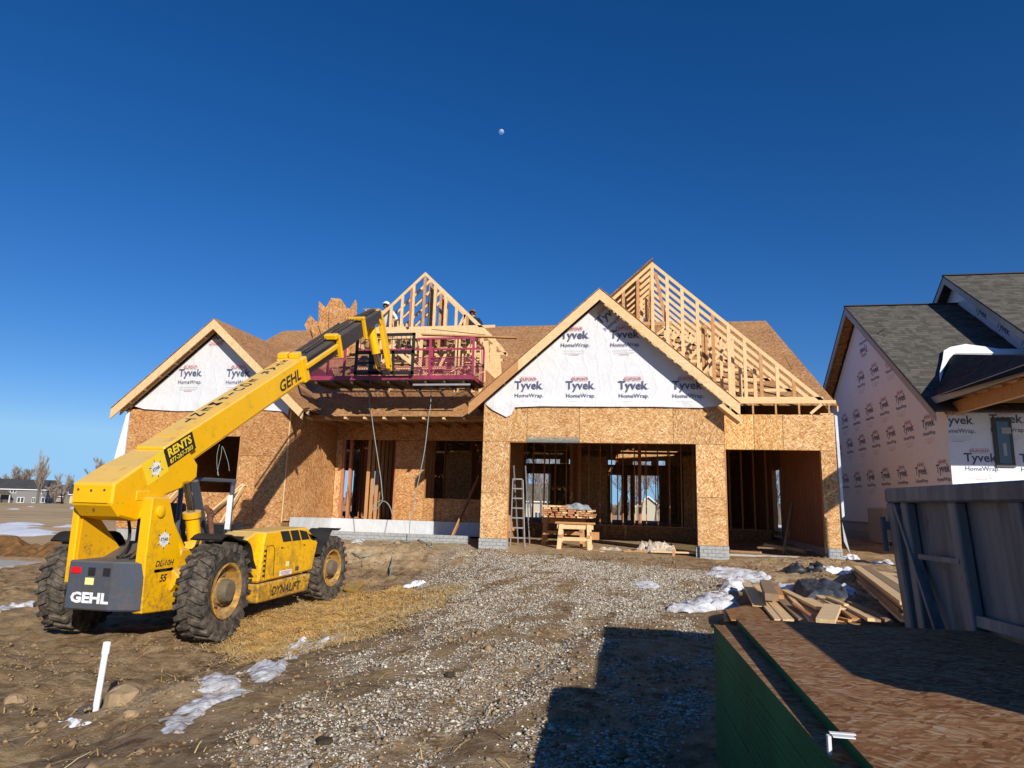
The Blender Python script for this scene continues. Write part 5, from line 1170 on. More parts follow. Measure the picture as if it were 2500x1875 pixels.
# lower main roof, its bargeboard and lookouts
xl = NX - .42; yF = NY - .35
MB().prism([(xl, yF, nroof(yF)), (xl, NR, NRZ), (22, NR, NRZ), (22, yF, nroof(yF))], (0, 0, .04)).build('roof', 'shingle', NB)
MB().prism([(xl, NYB + .4, nroof(NYB + .4)), (xl, NR + .002, NRZ), (22, NR + .002, NRZ), (22, NYB + .4, nroof(NYB + .4))], (0, 0, .04)).build('roof', 'shingle', NB)
MB().beam((xl - .02, NR, NRZ + .06), (22, NR, NRZ + .06), .16, .03).build('ridge_cap', 'shingle_dark', NB)
for s, ye in ((-1, yF), (1, NYB + .4)):
    MB().prism([(xl, NR, NRZ - .01), (xl, ye, nroof(ye) - .01), (xl, ye, nroof(ye) - .25), (xl, NR, NRZ - .27)], (.03, 0, 0)).build('bargeboard', 'trim', NB)
    MB().prism([(xl - .01, NR, NRZ + .05), (xl - .01, ye, nroof(ye) + .05), (xl - .01, ye, nroof(ye)), (xl - .01, NR, NRZ)], (.03, 0, 0)).build('drip_edge', 'shingle_dark', NB)
    for i in range(1, 9):
        y = NR + s * i * .72
        if (y > yF + .2 and y < NYB): MB().box(xl + .03, NX, y - .02, y + .02, nroof(y) - .12, nroof(y) - .03).build('lookout', 'lum2', NB)
MB().prism([(xl + .031, NR, NRZ - .014), (xl + .031, yF, nroof(yF) - .014), (NX, yF, nroof(yF) - .014), (NX, NR, NRZ - .014)], (0, 0, .01)).build('soffit_board', 'osb_s', NB)
MB().prism([(xl + .031, NR, NRZ - .014), (xl + .031, NYB + .4, nroof(NYB + .4) - .014), (NX, NYB + .4, nroof(NYB + .4) - .014), (NX, NR, NRZ - .014)], (0, 0, .01)).build('soffit_board', 'osb_s', NB)
# upper block
UX, UZ = 11.55, 9.78
def uroof(y): return UZ - NS * abs(y - NR)
uw = MB().prism([(UX, 19.2, nroof(19.2) - .1), (UX, 30.8, nroof(30.8) - .1), (UX, 30.8, uroof(30.8) - .1), (UX, NR, UZ - .14), (UX, 19.2, uroof(19.2) - .1)], (.05, 0, 0)).build('wrapped_wall', 'wrapn', NB)
MB().prism([(UX - .4, 18.4, uroof(18.4)), (UX - .4, NR, UZ), (22, NR, UZ), (22, 18.4, uroof(18.4))], (0, 0, .04)).build('roof', 'shingle', NB)
MB().prism([(UX - .4, 31.4, uroof(31.4)), (UX - .4, NR + .002, UZ), (22, NR + .002, UZ), (22, 31.4, uroof(31.4))], (0, 0, .04)).build('roof', 'shingle', NB)
MB().beam((UX - .42, NR, UZ + .06), (22, NR, UZ + .06), .16, .03).build('ridge_cap', 'shingle_dark', NB)
for ye in (18.4, 31.4):
    MB().prism([(UX - .4, NR, UZ - .01), (UX - .4, ye, uroof(ye) - .01), (UX - .4, ye, uroof(ye) - .24), (UX - .4, NR, UZ - .26)], (.03, 0, 0)).build('bargeboard', 'trim', NB)
    MB().prism([(UX - .41, NR, UZ + .05), (UX - .41, ye, uroof(ye) + .05), (UX - .41, ye, uroof(ye)), (UX - .41, NR, UZ)], (.03, 0, 0)).build('drip_edge', 'shingle_dark', NB)
sl_ = Vector((0, -1, -NS)).normalized(); un_ = Vector((0, -NS, 1)).normalized()
for t in (1.9, 3.35, 4.8):
    o_ = Vector((UX - .006, NR, UZ - .55)) + sl_ * t
    wrap_logo(False).build('wrap_print', ['navy', 'redp', 'greyp'], uw, o_ - un_ * .12, sl_, un_, [((0, .16), (0, 1)), ((0, -.42), (0, -1))])
# front porch roof: eave on its left side, shade put into its darker shingles, beam under the soffit
EX, EZ = 7.98, 3.16 + 1.25
def rayplane(px, py, p0, n_):
    d = ray(px, py); o_ = Vector((0, 0, EYE)); return o_ + d * ((Vector(p0) - o_).dot(n_) / d.dot(n_))
NLR = Vector((0, -NS, 1)); t1 = rayplane(2325, 868, (0, NR, NRZ + .05), NLR); e1 = Vector((EX, 19.6, EZ)); e2 = Vector((EX, 12.6, EZ))
pn = (e2 - e1).cross(t1 - e1); t2 = rayplane(2510, 872, e1, pn)
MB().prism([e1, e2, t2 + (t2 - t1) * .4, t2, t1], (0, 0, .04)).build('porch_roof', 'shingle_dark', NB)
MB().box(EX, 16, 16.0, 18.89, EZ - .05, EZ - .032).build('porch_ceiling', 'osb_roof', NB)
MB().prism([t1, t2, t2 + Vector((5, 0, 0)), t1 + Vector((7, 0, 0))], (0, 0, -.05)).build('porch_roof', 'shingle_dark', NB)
MB().box(EX - .03, EX, 12.6, 19.62, EZ - .17, EZ + .03).build('fascia', 'trim', NB)
MB().box(EX + .001, EX + .5, 12.6, 19.0, EZ - .03, EZ - .015).build('soffit_board', 'osb_s', NB)
MB().box(EX + .36, EX + .50, 12.6, 18.88, EZ - .46, EZ - .14).build('beam', 'lum2', NB)
for i in range(5): MB().box(EX + .5, 13.3, 16.05 + i * .62, 16.09 + i * .62, EZ - .2, EZ - .06).build('joist', 'lumg', NB)
MB().box(EX + .35, EX + .65, 12.7, 13.0, .1, EZ - .46).build('porch_post', 'lum2', NB)
mb = MB(); sn = [PZ(*q, 0) for q in ()]
def on_roof(px, py, zf):
    """point where the pixel ray meets surface z = zf(x, y)"""
    lo, hi = 8.0, 40.0; d = ray(px, py); d = d / d.y
    for _ in range(50):
        mid = (lo + hi) / 2
        if EYE + d.z * mid > zf(d.x * mid, mid): hi = mid
        else: lo = mid
    return Vector((d.x * lo, lo, EYE + d.z * lo))
S1 = [(2303, 862), (2320, 853), (2356, 846), (2400, 852), (2440, 858), (2500, 858), (2500, 870), (2420, 868), (2330, 868), (2318, 878), (2303, 905), (2295, 935), (2293, 915), (2300, 885)]
SN = [rayplane(a, b, (0, NR, NRZ + .08), NLR) for a, b in S1]
MB().prism(SN, (0, -.05, .07)).build('snow_drift', 'snowc', NB)
# meter boxes on the shaded wall
q0, q1 = PX(2126, 1240, NX - .1), PX(2172, 1330, NX - .1)
eb = MB().box(NX - .22, NX - .003, q1.y, q0.y, q1.z, q0.z).build('electric_panel', 'trim', NB, bevel=.02)
for z in (.62, .80): MB().box(NX - .24, NX - .004, 22.6, 23.3, z - .35, z - .28).build('pipe_strap', 'trim', NB)
MB().tube([(NX - .12, 21.2, .35), (NX - .12, 21.2, -.35)], .05, 8).build('conduit', 'gry', NB)

# ------------------------------------------------------------------ things round the garage
SH1 = [thing('sawhorse', lb, 'sawhorse', loc, 'sawhorses under the lumber') for lb, loc in (('timber sawhorse nearest the camera under the heap of cut boards', (-1.6, 18.55, .12)), ('darker timber sawhorse behind, at the left end of the heap of cut boards', (-2.1, 19.5, .12)))]
def sawhorse(root, x0, x1, y, zt, m_, m2):
    MB().box(x0 - .05, x1 + .05, y - .07, y + .07, zt - .05, zt).build('top_rail', m2, root); MB().box(x0, x1, y - .02, y + .02, zt - .19, zt - .051).build('rail', m_, root)
    for x in (x0 + .12, x1 - .12):
        for s in (-1, 1): MB().beam((x, y + s * .03, zt - .055), (x + (.04 if x > (x0 + x1) / 2 else -.04), y + s * .26, .13), .036, .12, (1, 0, 0)).build('leg', m_, root)
        MB().box(x - .05, x + .05, y - .19, y + .19, zt - .42, zt - .34).build('cross_brace', m2, root)
    MB().box(x0 + .15, x1 - .15, y - .17, y - .13, zt - .50, zt - .40).build('stretcher', m_, root)
sawhorse(SH1[0], -2.02, -1.02, 18.55, .87, 'lum', 'lum2'); sawhorse(SH1[1], -2.58, -1.3, 19.55, .98, 'lum2', 'lumg')
MB().box(-1.1, -.86, 18.4, 18.6, .42, .62).build('gusset', 'lum2', SH1[0])
gnum = 0
for r in range(6):
    x = -2.42 + R.uniform(-.03, .05); gnum = 0
    while x < (-1.08 if r < 4 else -1.75):
        w_ = R.choice([.09, .14, .14, .19]); h_ = .038; y0 = 18.35 + R.uniform(0, .12); 
        tag(MB().box(x, x + w_ - .008, y0, 20.0 + R.uniform(-.4, .3), .985 + r * .056, .985 + r * .056 + h_ + .008).build('board', R.choice(['lum2', 'red', 'lum2', 'lum'])),
            f"sawn board {('first', 'second', 'third', 'fourth', 'fifth', 'sixth', 'seventh', 'eighth', 'ninth', 'tenth', 'eleventh', 'twelfth')[gnum]} from the left in the {('bottom', 'second', 'third', 'fourth', 'fifth', 'top')[r]} layer on the sawhorses", 'board', 'cut boards heaped across the sawhorses')
        x += w_ + R.choice([0, .01, .05]); gnum += 1
bmv, bf = [], []
for i in range(25):
    for j in range(15):
        u, v = i / 24, j / 14; e = (1 - (2 * u - 1) ** 4) * (1 - (2 * v - 1) ** 4)
        bmv.append((-1.88 + .78 * u + .05 * frac((v * 3, u, 0), 41), 18.38 + .6 * v + .04 * frac((u * 4, v * 2, 0), 42), 1.215 + e * (.09 + .09 * (frac((u * 4, v * 4, 0), 43) + .6)) + .03 * sin(u * 16) * e))
for i in range(24):
    for j in range(14): a = i * 15 + j; bf.append((a, a + 15, a + 16, a + 1))
tag(MB().add(bmv, bf).build('jacket', 'cloth', smooth=True), 'crumpled grey jacket thrown over the boards on the sawhorses', 'jacket')
LD = thing('stepladder', 'aluminium ladder standing against the left garage post', 'ladder', (-3.15, 18.3, .1))
for x in (-3.30, -2.93): MB().beam((x + (.02 if x > -3 else 0), 18.42, .14), (x + (-.10 if x > -3 else 0), 18.55, 2.0), .025, .07).build('side_rail', 'alum', LD)
for x in (-3.22, -2.88): MB().beam((x, 19.25, .14), (x + (-.08), 18.62, 2.4), .025, .05).build('side_rail', 'alum', LD)
for i in range(7): MB().box(-3.31, -2.94 - .016 * i, 18.40 + .02 * i, 18.48 + .02 * i, .38 + .27 * i, .415 + .27 * i).build('rung', 'alum', LD)
tag(MB().beam(PY(1168, 1165, 20.3), PY(1104, 1311, 18.45), .04, .15, (0, 1, 0)).build('leaning_plank', 'lum2'), 'reddish plank leaning from the porch wall up against the left garage corner', 'plank')
for a, b, y, w_, m_, lb in (((600, 1185), (420, 1330), 17.35, .16, 'lum', 'left and widest of the pale boards leaning under the wing window'),
                        ((594, 1182), (470, 1290), 17.28, .11, 'lum', 'second pale board leaning under the wing window'),
                        ((598, 1183), (520, 1310), 17.22, .13, 'lum', 'steepest pale board leaning under the wing window, behind the exhaust pipe'),
                        ((440, 1195), (380, 1260), 17.3, .18, 'lum', 'short pale board leaning left of the lift cylinder')):
    tag(MB().beam(PY(*a, 17.5), PY(*b, y - .3), .04, w_, (0, 1, 0)).build('leaning_board', m_), lb, 'board', 'boards leaning under the wing window')
# curled strip of membrane and scraps in the garage
def heap(name, P_, z1, mat, lb, cat, n=24, seed=3, amp=.5):
    xs = [p[0] for p in P_]; ys = [p[1] for p in P_]; x0, x1, y0, y1 = min(xs), max(xs), min(ys), max(ys); v, f = [], []
    for j in range(n + 1):
        for i in range(n + 1):
            x = x0 + (x1 - x0) * i / n; y = y0 + (y1 - y0) * j / n; d = pdist(P_, x, y) + .06 * frac((x * 5, y * 5, 0), seed)
            h_ = hbase(x, y) - .04 + min(1, max(d, -.2) / .12) * z1 * (1 + amp * frac((x * 6, y * 6, 0), seed + 1)); v.append((x, y, h_))
    for j in range(n):
        for i in range(n): a = j * (n + 1) + i; f.append((a, a + 1, a + n + 2, a + n + 1))
    return tag(MB().add(v, f).build(name, mat, smooth=True), lb, cat)
M['debris'] = plain('chips_and_scraps', (.50, .42, .33), .9, .2, .5, 26, .8)
heap('debris_heap', [(.05, 18.2), (.6, 18.0), (1.2, 18.1), (1.15, 18.8), (.3, 18.8)], .20, 'debris', 'low heap of pale chips and scraps inside the garage near the right post', 'debris heap', seed=8, amp=1.2)
heap('debris_heap', [(-1.0, 18.6), (-.2, 18.3), (.1, 18.4), (-.4, 19.0)], .07, 'debris', 'thin trail of pale scraps on the garage floor right of the sawhorses', 'debris heap', seed=12, amp=1.2)
for i, (a, b, z, m_, lb) in enumerate(((( -.2, 18.2), (.55, 18.15), .17, 'lum2', 'plank lying flat among the scraps in the wide garage opening'), ((.5, 18.0), (1.62, 17.95), .20, 'lum', 'pale plank lying across the right part of the wide garage opening'),
        ((-.75, 18.0), (-1.1, 18.4), .13, 'lum', 'short pale board at the foot of the near sawhorse'), ((2.6, 18.6), (3.3, 18.3), .25, 'lum2', 'board lying on the soil inside the narrow garage'), ((3.4, 19.3), (4.7, 18.8), .33, 'lumg', 'weathered board lying across the soil inside the narrow garage'))):
    board('board', (*a, z), (*b, z + .01), .14, .04, m_, lb)
tag(MB().beam((4.0, 19.0, .2), (4.55, 20.2, 1.5), .04, .2).build('board', 'lumg'), 'weathered board leaning inside the narrow garage', 'board')
for i, (x, y, z) in enumerate(((3.9, 18.9, .34), (4.35, 18.7, .30))):
    tag(MB().tube([(x - .3, y + .5, z + .06), (x + .12, y, z)], .06, 10).build('cardboard_tube', 'lumg'), ('left' if i == 0 else 'right') + ' of two grey tubes lying on the soil in the narrow garage', 'tube')
tag(MB().box(1.02, 1.09, 17.5, 17.56, .02, .30).build('stake', 'lum2'), 'short wooden stake driven in before the right part of the wide garage', 'stake')
# plastic marker pipe and its grey post
pb = PZ(226, 1766, -.40); pt = pb + Vector((.02, .0, 0))
d_ = ray(262, 1567); pt = d_ * (pb.y + .12) / d_.y; pt = Vector((pt.x, pt.y, pt.z + EYE))
PV = thing('marker_pipe', 'white plastic pipe sticking up at a slant from the mud in the lower left', 'pipe', pb)
MB().tube([pb - Vector((0, 0, .12)), pb.lerp(pt, .86)], .024, 18).build('pipe', 'pvc', PV, smooth=True); MB().tube([pb.lerp(pt, .84), pt], .029, 18, caps=False).build('socket', 'pvc', PV, smooth=True)
gb_ = PZ(203, 1768, -.41)
tag(MB().box(gb_.x - .030, gb_.x + .038, gb_.y, gb_.y + .05, gb_.z - .06, gb_.z + .10).box(gb_.x - .05, gb_.x + .055, gb_.y - .02, gb_.y + .07, gb_.z + .10, gb_.z + .125).build('utility_marker', 'gry', bevel=.004), 'short dark grey post tied to the foot of the white pipe', 'post')

# lumber thrown on the ground at the right
def zl(px, py): return (1700 + px / 4.424, 1380 + py / 4.424)
def gboard(a, b, wd, ht, z, m_, lb, z2=None):
    z2 = z if z2 is None else z2; p, q = PZ(*zl(*a), z), PZ(*zl(*b), z2); return board('board', p, q, wd, ht, m_, lb, 'boards thrown on the snow beside the stack')
gboard((540, 195), (665, 430), .13, .038, .14, 'lum', 'pale board at the far left of the thrown lumber, pointing at the house')
gboard((600, 262), (890, 600), .09, .038, .12, 'lum', 'second board from the left, running under the black stack shadow')
gboard((640, 220), (1010, 600), .10, .038, .10, 'lum', 'long board third from the left in the thrown lumber')
gboard((745, 190), (815, 345), .16, .09, .26, 'lumg', 'dark stub with an orange sawn end, topmost of the thrown lumber', .27)
gboard((860, 240), (905, 345), .10, .05, .22, 'lum2', 'short orange-ended offcut right of the dark stub', .23)
gboard((905, 350), (1190, 600), .17, .038, .12, 'lumg', 'grey-brown plank in the middle of the thrown lumber')
gboard((950, 275), (1340, 470), .10, .038, .17, 'lum', 'pale board crossing right of the middle of the thrown lumber')
gboard((960, 300), (1320, 545), .14, .05, .11, 'lum2', 'brown thick board under the pale crossing one')
gboard((1190, 365), (1400, 480), .14, .038, .13, 'lum', 'short pale board behind the square block')
gboard((1320, 335), (1580, 480), .10, .038, .12, 'lum', 'pale board reaching back toward the dark tarpaulin')
gboard((1475, 440), (1395, 605), .19, .045, .22, 'lum', 'short wide pale block lying on top of the thrown lumber', .21)
gboard((1540, 405), (1890, 590), .08, .038, .13, 'lum', 'thin pale board furthest right of the thrown lumber')
gboard((1500, 410), (1730, 590), .10, .038, .10, 'lum2', 'brown board just left of the thin pale one')
gboard((1480, 560), (1660, 600), .06, .03, .14, 'lum2', 'small orange batten in front of the square block')
for a, b, w_, z, m_, lb in (((575, 300), (760, 600), .06, .09, 'lum2', 'thin orange-brown batten between the two leftmost thrown boards'), ((700, 300), (960, 600), .05, .13, 'lum', 'thin pale batten beside the third thrown board'), ((1000, 330), (1250, 600), .06, .15, 'lum', 'thin pale strip lying across the thick brown board'),
        ((1050, 420), (1290, 590), .05, .17, 'red', 'narrow reddish strip in the middle of the thrown lumber'), ((1230, 420), (1560, 600), .08, .09, 'lum2', 'brown board under the square pale block'), ((1600, 430), (1960, 600), .07, .10, 'lumg', 'grey board between the thrown lumber and the bundle'),
        ((1660, 400), (2080, 600), .09, .08, 'lumg', 'long grey board lying along the foot of the bundle'), ((1420, 350), (1620, 430), .06, .16, 'lum', 'short pale strip at the back of the thrown lumber')):
    gboard(a, b, w_, .03, z, m_, lb)
op = [PZ(*zl(*q), .10) for q in ((315, 487), (625, 425), (830, 600), (372, 600))]
tag(MB().prism(op, (0, 0, .012)).build('osb_offcut', 'osb_flat'), 'strand-board offcut on the gravel just beyond the foreground stack', 'board offcut')
op = [PZ(*zl(*q), .06) for q in ((290, 497), (330, 490), (400, 620), (300, 620))]; tag(MB().prism(op, (0, 0, .01)).build('dark_offcut', 'bag'), 'black scrap of sheeting under the strand-board offcut', 'scrap')
# banded lumber bundle behind
LB0, LB1 = Vector((4.35, 14.3, .06)), Vector((3.15, 8.4, .03)); dv = (LB1 - LB0).normalized(); rv = Vector((-dv.y, dv.x, 0)); rv = rv if rv.x > 0 else -rv
LBT = thing('lumber_bundle', 'stacked bundle of long pale boards running toward the grey container', 'lumber stack', (3.8, 11.4, 0))
for r in range(5):
    for i in range(6 if r < 3 else 4 - (r - 3)):
        o_ = LB0 + rv * (.15 * i + .02 * (r % 2)) + dv * R.uniform(-.12, .1) + (dv * 1.2 if r > 2 and i > 1 else Vector()); z0 = .10 + r * .052
        MB().beam((o_.x, o_.y, z0), (o_.x + dv.x * 5.4, o_.y + dv.y * 5.4, z0), .135, .045).build('board', R.choice(['lum', 'lum2', 'lumg', 'lum']), LBT)
heap('tarpaulin', [(2.55, 11.0), (2.75, 12.6), (3.35, 13.1), (3.55, 12.2), (3.3, 11.0)], .20, 'tarp', 'dark tarpaulin bundle with patches of snow beside the lumber bundle', 'tarpaulin', seed=15)
for x, y, lb in ((3.30, 14.6, 'left of two black plastic bags on the grass before the narrow garage'), (3.72, 14.75, 'right of two black plastic bags on the grass before the narrow garage')):
    v, f = [], []
    for i in range(9):
        for j in range(14):
            a = pi / 2 * i / 8; b = 2 * pi * j / 14; rr = .22 * (1 + .9 * frac((cos(b) * 2, sin(b) * 2, i * .5 + x), 31)); v.append((x + rr * cos(b) * cos(a), y + rr * .8 * sin(b) * cos(a), hbase(x, y) - .03 + .28 * sin(a) * (1 + .2 * frac((b, a, x), 32))))
    for i in range(8):
        for j in range(14): f.append((i * 14 + j, i * 14 + (j + 1) % 14, i * 14 + 14 + (j + 1) % 14, i * 14 + 14 + j))
    tag(MB().add(v, f).build('rubbish_bag', 'bag', smooth=True), lb, 'bag', 'black rubbish bags')
# scraps of wood near the front tyre
for a, b, lb in (((845, 1364), (885, 1356), 'pale batten on the mud between the front tyre and the porch'), ((975, 1374), (1013, 1370), 'short pale batten on the mud in front of the porch'), ((862, 1370), (880, 1350), 'thin splinter of wood beside the pale batten by the front tyre')):
    p, q = gp(*a), gp(*b); board('batten', (*p, hgt(*p) + .03), (*q, hgt(*q) + .05), .08 if 'thin' not in lb else .03, .03, 'lum', lb, cat='batten')
# rocks
def rock(x, y, r, m_, lb, cat='stone', seed=0):
    v, f = [], []; n1_, n2_ = 7, 11
    for i in range(n1_):
        for j in range(n2_):
            a = pi * (i / (n1_ - 1)) - pi / 2; b = 2 * pi * j / n2_; d = Vector((cos(a) * cos(b), cos(a) * sin(b), sin(a))); rr = r * (1 + .35 * frac(d * 1.3, 50 + seed, 2)); v.append((x + d.x * rr, y + d.y * rr, hbase(x, y) + r * .25 + d.z * rr * .7))
    for i in range(n1_ - 1):
        for j in range(n2_): f.append((i * n2_ + j, i * n2_ + (j + 1) % n2_, (i + 1) * n2_ + (j + 1) % n2_, (i + 1) * n2_ + j))
    return tag(MB().add(v, f).build('stone', m_), lb, cat)
M['rock'] = plain('pale_stone', (.48, .44, .37), .9, .2, .2, 20, .4); M['clod'] = plain('clay', (.34, .24, .14), .95, .1, .25, 12, .8); M['dclod'] = plain('dark_clod', (.06, .045, .03), .95, .1, .3, 20, .5)
for i, (px, py, r, m_, lb) in enumerate(((582, 1652, .055, 'rock', 'pale stone at the top of the lower ice strip'), (575, 1672, .045, 'rock', 'smaller pale stone just below the pale stone by the ice strip'), (702, 1612, .05, 'rock', 'yellowish stone in the upper ice strip'),
        (668, 1618, .03, 'rock', 'small grey stone left of the upper ice strip'), (35, 1718, .085, 'clod', 'broken clay clod at the left edge of the picture'), (62, 1700, .05, 'clod', 'small clay clod beside the larger one at the left edge'),
        (300, 1712, .14, 'clod', 'big clay lump right of the white pipe'), (322, 1750, .06, 'clod', 'crumbled piece at the foot of the big clay lump'), (1098, 1652, .04, 'dclod', 'dark clod on the gravel in the middle foreground'),
        (790, 1818, .05, 'dclod', 'angular grey stone at the bottom of the picture'), (1868, 1338, .13, 'clod', 'rounded tan stone on the sill of the narrow garage'), (970, 1330, .10, 'clod', 'tan clod by the hose below the porch'))):
    x, y = gp(px, py); rock(x, y, r, m_, lb, 'stone' if 'stone' in lb else 'clod', i)

# ------------------------------------------------------------------ snow and ice patches
def patch(P_, th, mat='snow', step=.06, noise_=.08, name='snow_patch'):
    xs = [p[0] for p in P_]; ys = [p[1] for p in P_]; x0, x1, y0, y1 = min(xs) - .1, max(xs) + .1, min(ys) - .1, max(ys) + .1
    nx_, ny_ = max(4, min(90, int((x1 - x0) / step))), max(4, min(90, int((y1 - y0) / step))); v, f, ins = [], [], []
    for j in range(ny_ + 1):
        for i in range(nx_ + 1):
            x = x0 + (x1 - x0) * i / nx_; y = y0 + (y1 - y0) * j / ny_
            d = pdist(P_, x, y) + noise_ * (frac((x * .5 / noise_ ** .5, y * .5 / noise_ ** .5, 0), 61) + .4 * frac((x * 2 / noise_ ** .5, y * 2 / noise_ ** .5, 0), 62))
            v.append((x, y, hgt(x, y) + max(-.06, min(th, d * .5)) * (1 + .9 * frac((x * 4, y * 4, 0), 63)))); ins.append(d > -.12)
    for j in range(ny_):
        for i in range(nx_):
            a = j * (nx_ + 1) + i; q = (a, a + 1, a + nx_ + 2, a + nx_ + 1)
            if any(ins[k_] for k_ in q): f.append(q)
    o_ = MB().add(v, f).build(name, mat, smooth=True); o_['kind'] = 'stuff'; return o_
M['ice'] = None
k = N('old_ice', .35, .5); n = k.noise(6, 6, rough=.7, dist=.6); c = k.ramp(n, [(.32, (.20, .15, .10)), (.44, (.42, .40, .38)), (.56, (.64, .65, .67)), (.8, (.78, .79, .82))]); k.bump(k.noise(1, 5, k.map(rot=(0, 0, .6), size=(.3, .05, .1))), .6, .03); M['ice'] = k.done(c)
patch([gp(*q) for q in ((395, 1785), (420, 1740), (470, 1712), (500, 1680), (480, 1650), (545, 1655), (590, 1680), (610, 1688), (560, 1705), (500, 1735), (440, 1780))], .02, 'ice', .02, .03)
patch([gp(*q) for q in ((590, 1645), (640, 1628), (700, 1628), (695, 1650), (620, 1668))], .02, 'ice', .02, .03)
patch([gp(*q) for q in ((695, 1605), (705, 1572), (760, 1565), (845, 1558), (790, 1582), (730, 1600), (718, 1615))], .02, 'ice', .02, .03)
patch([gp(*q) for q in ((160, 1765), (200, 1762), (205, 1776), (165, 1778))], .02, 'snowc', .015, .01)
patch([gp(*q) for q in ((985, 1432), (1010, 1418), (1035, 1416), (1040, 1428), (1000, 1438))], .05, 'snowc', .03, .04)
patch([gp(*q) for q in ((1545, 1425), (1590, 1420), (1615, 1432), (1570, 1440))], .02, 'snow', .04, .05)
patch([gp(*q) for q in ((1635, 1490), (1700, 1462), (1755, 1432), (1800, 1420), (1825, 1430), (1805, 1465), (1815, 1490), (1750, 1492), (1700, 1495))], .07, 'snow', .03, .42)
patch([gp(*q) for q in ((1715, 1402), (1745, 1388), (1805, 1390), (1880, 1408), (1890, 1425), (1800, 1420), (1760, 1412))], .04, 'snow', .05, .2)
patch([gp(*q) for q in ((1880, 1420), (1960, 1428), (2030, 1432), (2100, 1442), (2110, 1458), (2000, 1452), (1900, 1440))], .05, 'snow', .05, .2)
patch([gp(*q) for q in ((1988, 1396), (2010, 1385), (2060, 1398), (2110, 1402), (2090, 1412), (2020, 1408))], .08, 'snowc', .05, .08)
patch([gp(*q) for q in ((2060, 1362), (2090, 1362), (2095, 1370), (2062, 1370))], .05, 'snowc', .05, .05)
patch([gp(*q) for q in ((2130, 1380), (2170, 1372), (2188, 1376), (2165, 1385))], .04, 'snow', .05, .10)
patch([gp(*q) for q in ((845, 1392), (870, 1382), (888, 1378), (875, 1394))], .02, 'snow', .03, .06)
patch([gp(*q) for q in ((0, 1478), (60, 1470), (92, 1466), (80, 1480), (0, 1498))], .02, 'ice', .04, .06)
for P_ in ([(0, 1281), (60, 1277), (85, 1285), (70, 1293), (120, 1300), (140, 1306), (60, 1312), (0, 1303)], [(140, 1310), (172, 1313), (150, 1316)], [(160, 1284), (200, 1283), (198, 1288), (165, 1289)],
           [(175, 1238), (200, 1238), (198, 1243), (178, 1242)], [(20, 1241), (45, 1240), (40, 1244)], [(70, 1236), (80, 1236), (78, 1238)], [(0, 1222.5), (40, 1221), (38, 1222.2)], [(160, 1221.5), (200, 1221.5), (198, 1223)]):
    patch([gp(*q) for q in P_], .08, 'snowc', .5, .3)
# snowy ground far behind the house
patch([(-40, 62), (60, 60), (90, 110), (-30, 120)], .12, 'snowc', 2.0, 3.0)
v, f = [], []; nbx, nby = 190, 26
for j in range(nby + 1):
    for i in range(nbx + 1):
        x = -33 + 19.6 * i / nbx; y = 15.35 + 3.2 * j / nby; e = math.exp(-((y - 16.9) / .75) ** 2) * sm(-13.5, -14.6, x)
        v.append((x, y, hbase(x, y) - .12 + e * (.52 + .13 * frac((x * .9, y * .9, 0), 71)) + .16 * frac((x * 3, y * 3, 0), 72) * (.3 + e)))
for j in range(nby):
    for i in range(nbx): a = j * (nbx + 1) + i; f.append((a, a + 1, a + nbx + 2, a + nbx + 1))
M['bermm'] = plain('berm_soil', (.16, .085, .035), .95, .1, .4, 4, .8)
MB().add(v, f).build('soil_berm', 'bermm', smooth=False)['kind'] = 'structure'
# concrete strip on the left
cs_ = MB()
for i in range(9): MB().box(-15.05 - 1.52 * (i + 1), -15.07 - 1.52 * i, 13.9, 15.3, -.66, -.50).build('pavement', 'conc', None).__setitem__('kind', 'structure')

# ------------------------------------------------------------------ gravel and straw as real pieces
rg = np.random.default_rng(3)
def scatter(name, pts, tmpl_v, tmpl_f, mat, make):
    n = len(pts); tv = np.array(tmpl_v, dtype=np.float32); tf = np.array(tmpl_f); V = np.empty((n, len(tv), 3), np.float32)
    for i, p in enumerate(pts): V[i] = make(tv, p)
    F = (tf[None] + (np.arange(n) * len(tv))[:, None, None]).reshape(-1, tf.shape[1])
    me = bpy.data.meshes.new(name); me.vertices.add(n * len(tv)); me.vertices.foreach_set('co', V.ravel())
    me.loops.add(F.size); me.loops.foreach_set('vertex_index', F.ravel().astype(np.int32)); me.polygons.add(len(F)); me.polygons.foreach_set('loop_start', np.arange(0, F.size, tf.shape[1], dtype=np.int32))
    me.update(calc_edges=True); me.validate(); me.materials.append(M[mat]); o_ = bpy.data.objects.new(name, me); col.objects.link(o_); o_['kind'] = 'stuff'; return o_
k = N('gravel_stones', .9, .2); geo = k.new('ShaderNodeNewGeometry'); c = k.ramp(geo.outputs['Random Per Island'], [(0, (.16, .12, .08)), (.35, (.36, .31, .235)), (.8, (.55, .50, .42)), (1, (.74, .69, .60))]); M['gravel'] = k.done(c)
k = N('straw', .8, .2); geo = k.new('ShaderNodeNewGeometry'); c = k.ramp(geo.outputs['Random Per Island'], [(0, (.45, .26, .07)), (.5, (.74, .49, .18)), (1, (.90, .70, .36))]); M['straw'] = k.done(c)
octv = [(1, 0, 0), (-1, 0, 0), (0, 1, 0), (0, -1, 0), (0, 0, 1), (0, 0, -1)]; octf = [(0, 2, 4), (2, 1, 4), (1, 3, 4), (3, 0, 4), (2, 0, 5), (1, 2, 5), (3, 1, 5), (0, 3, 5)]
pts = []
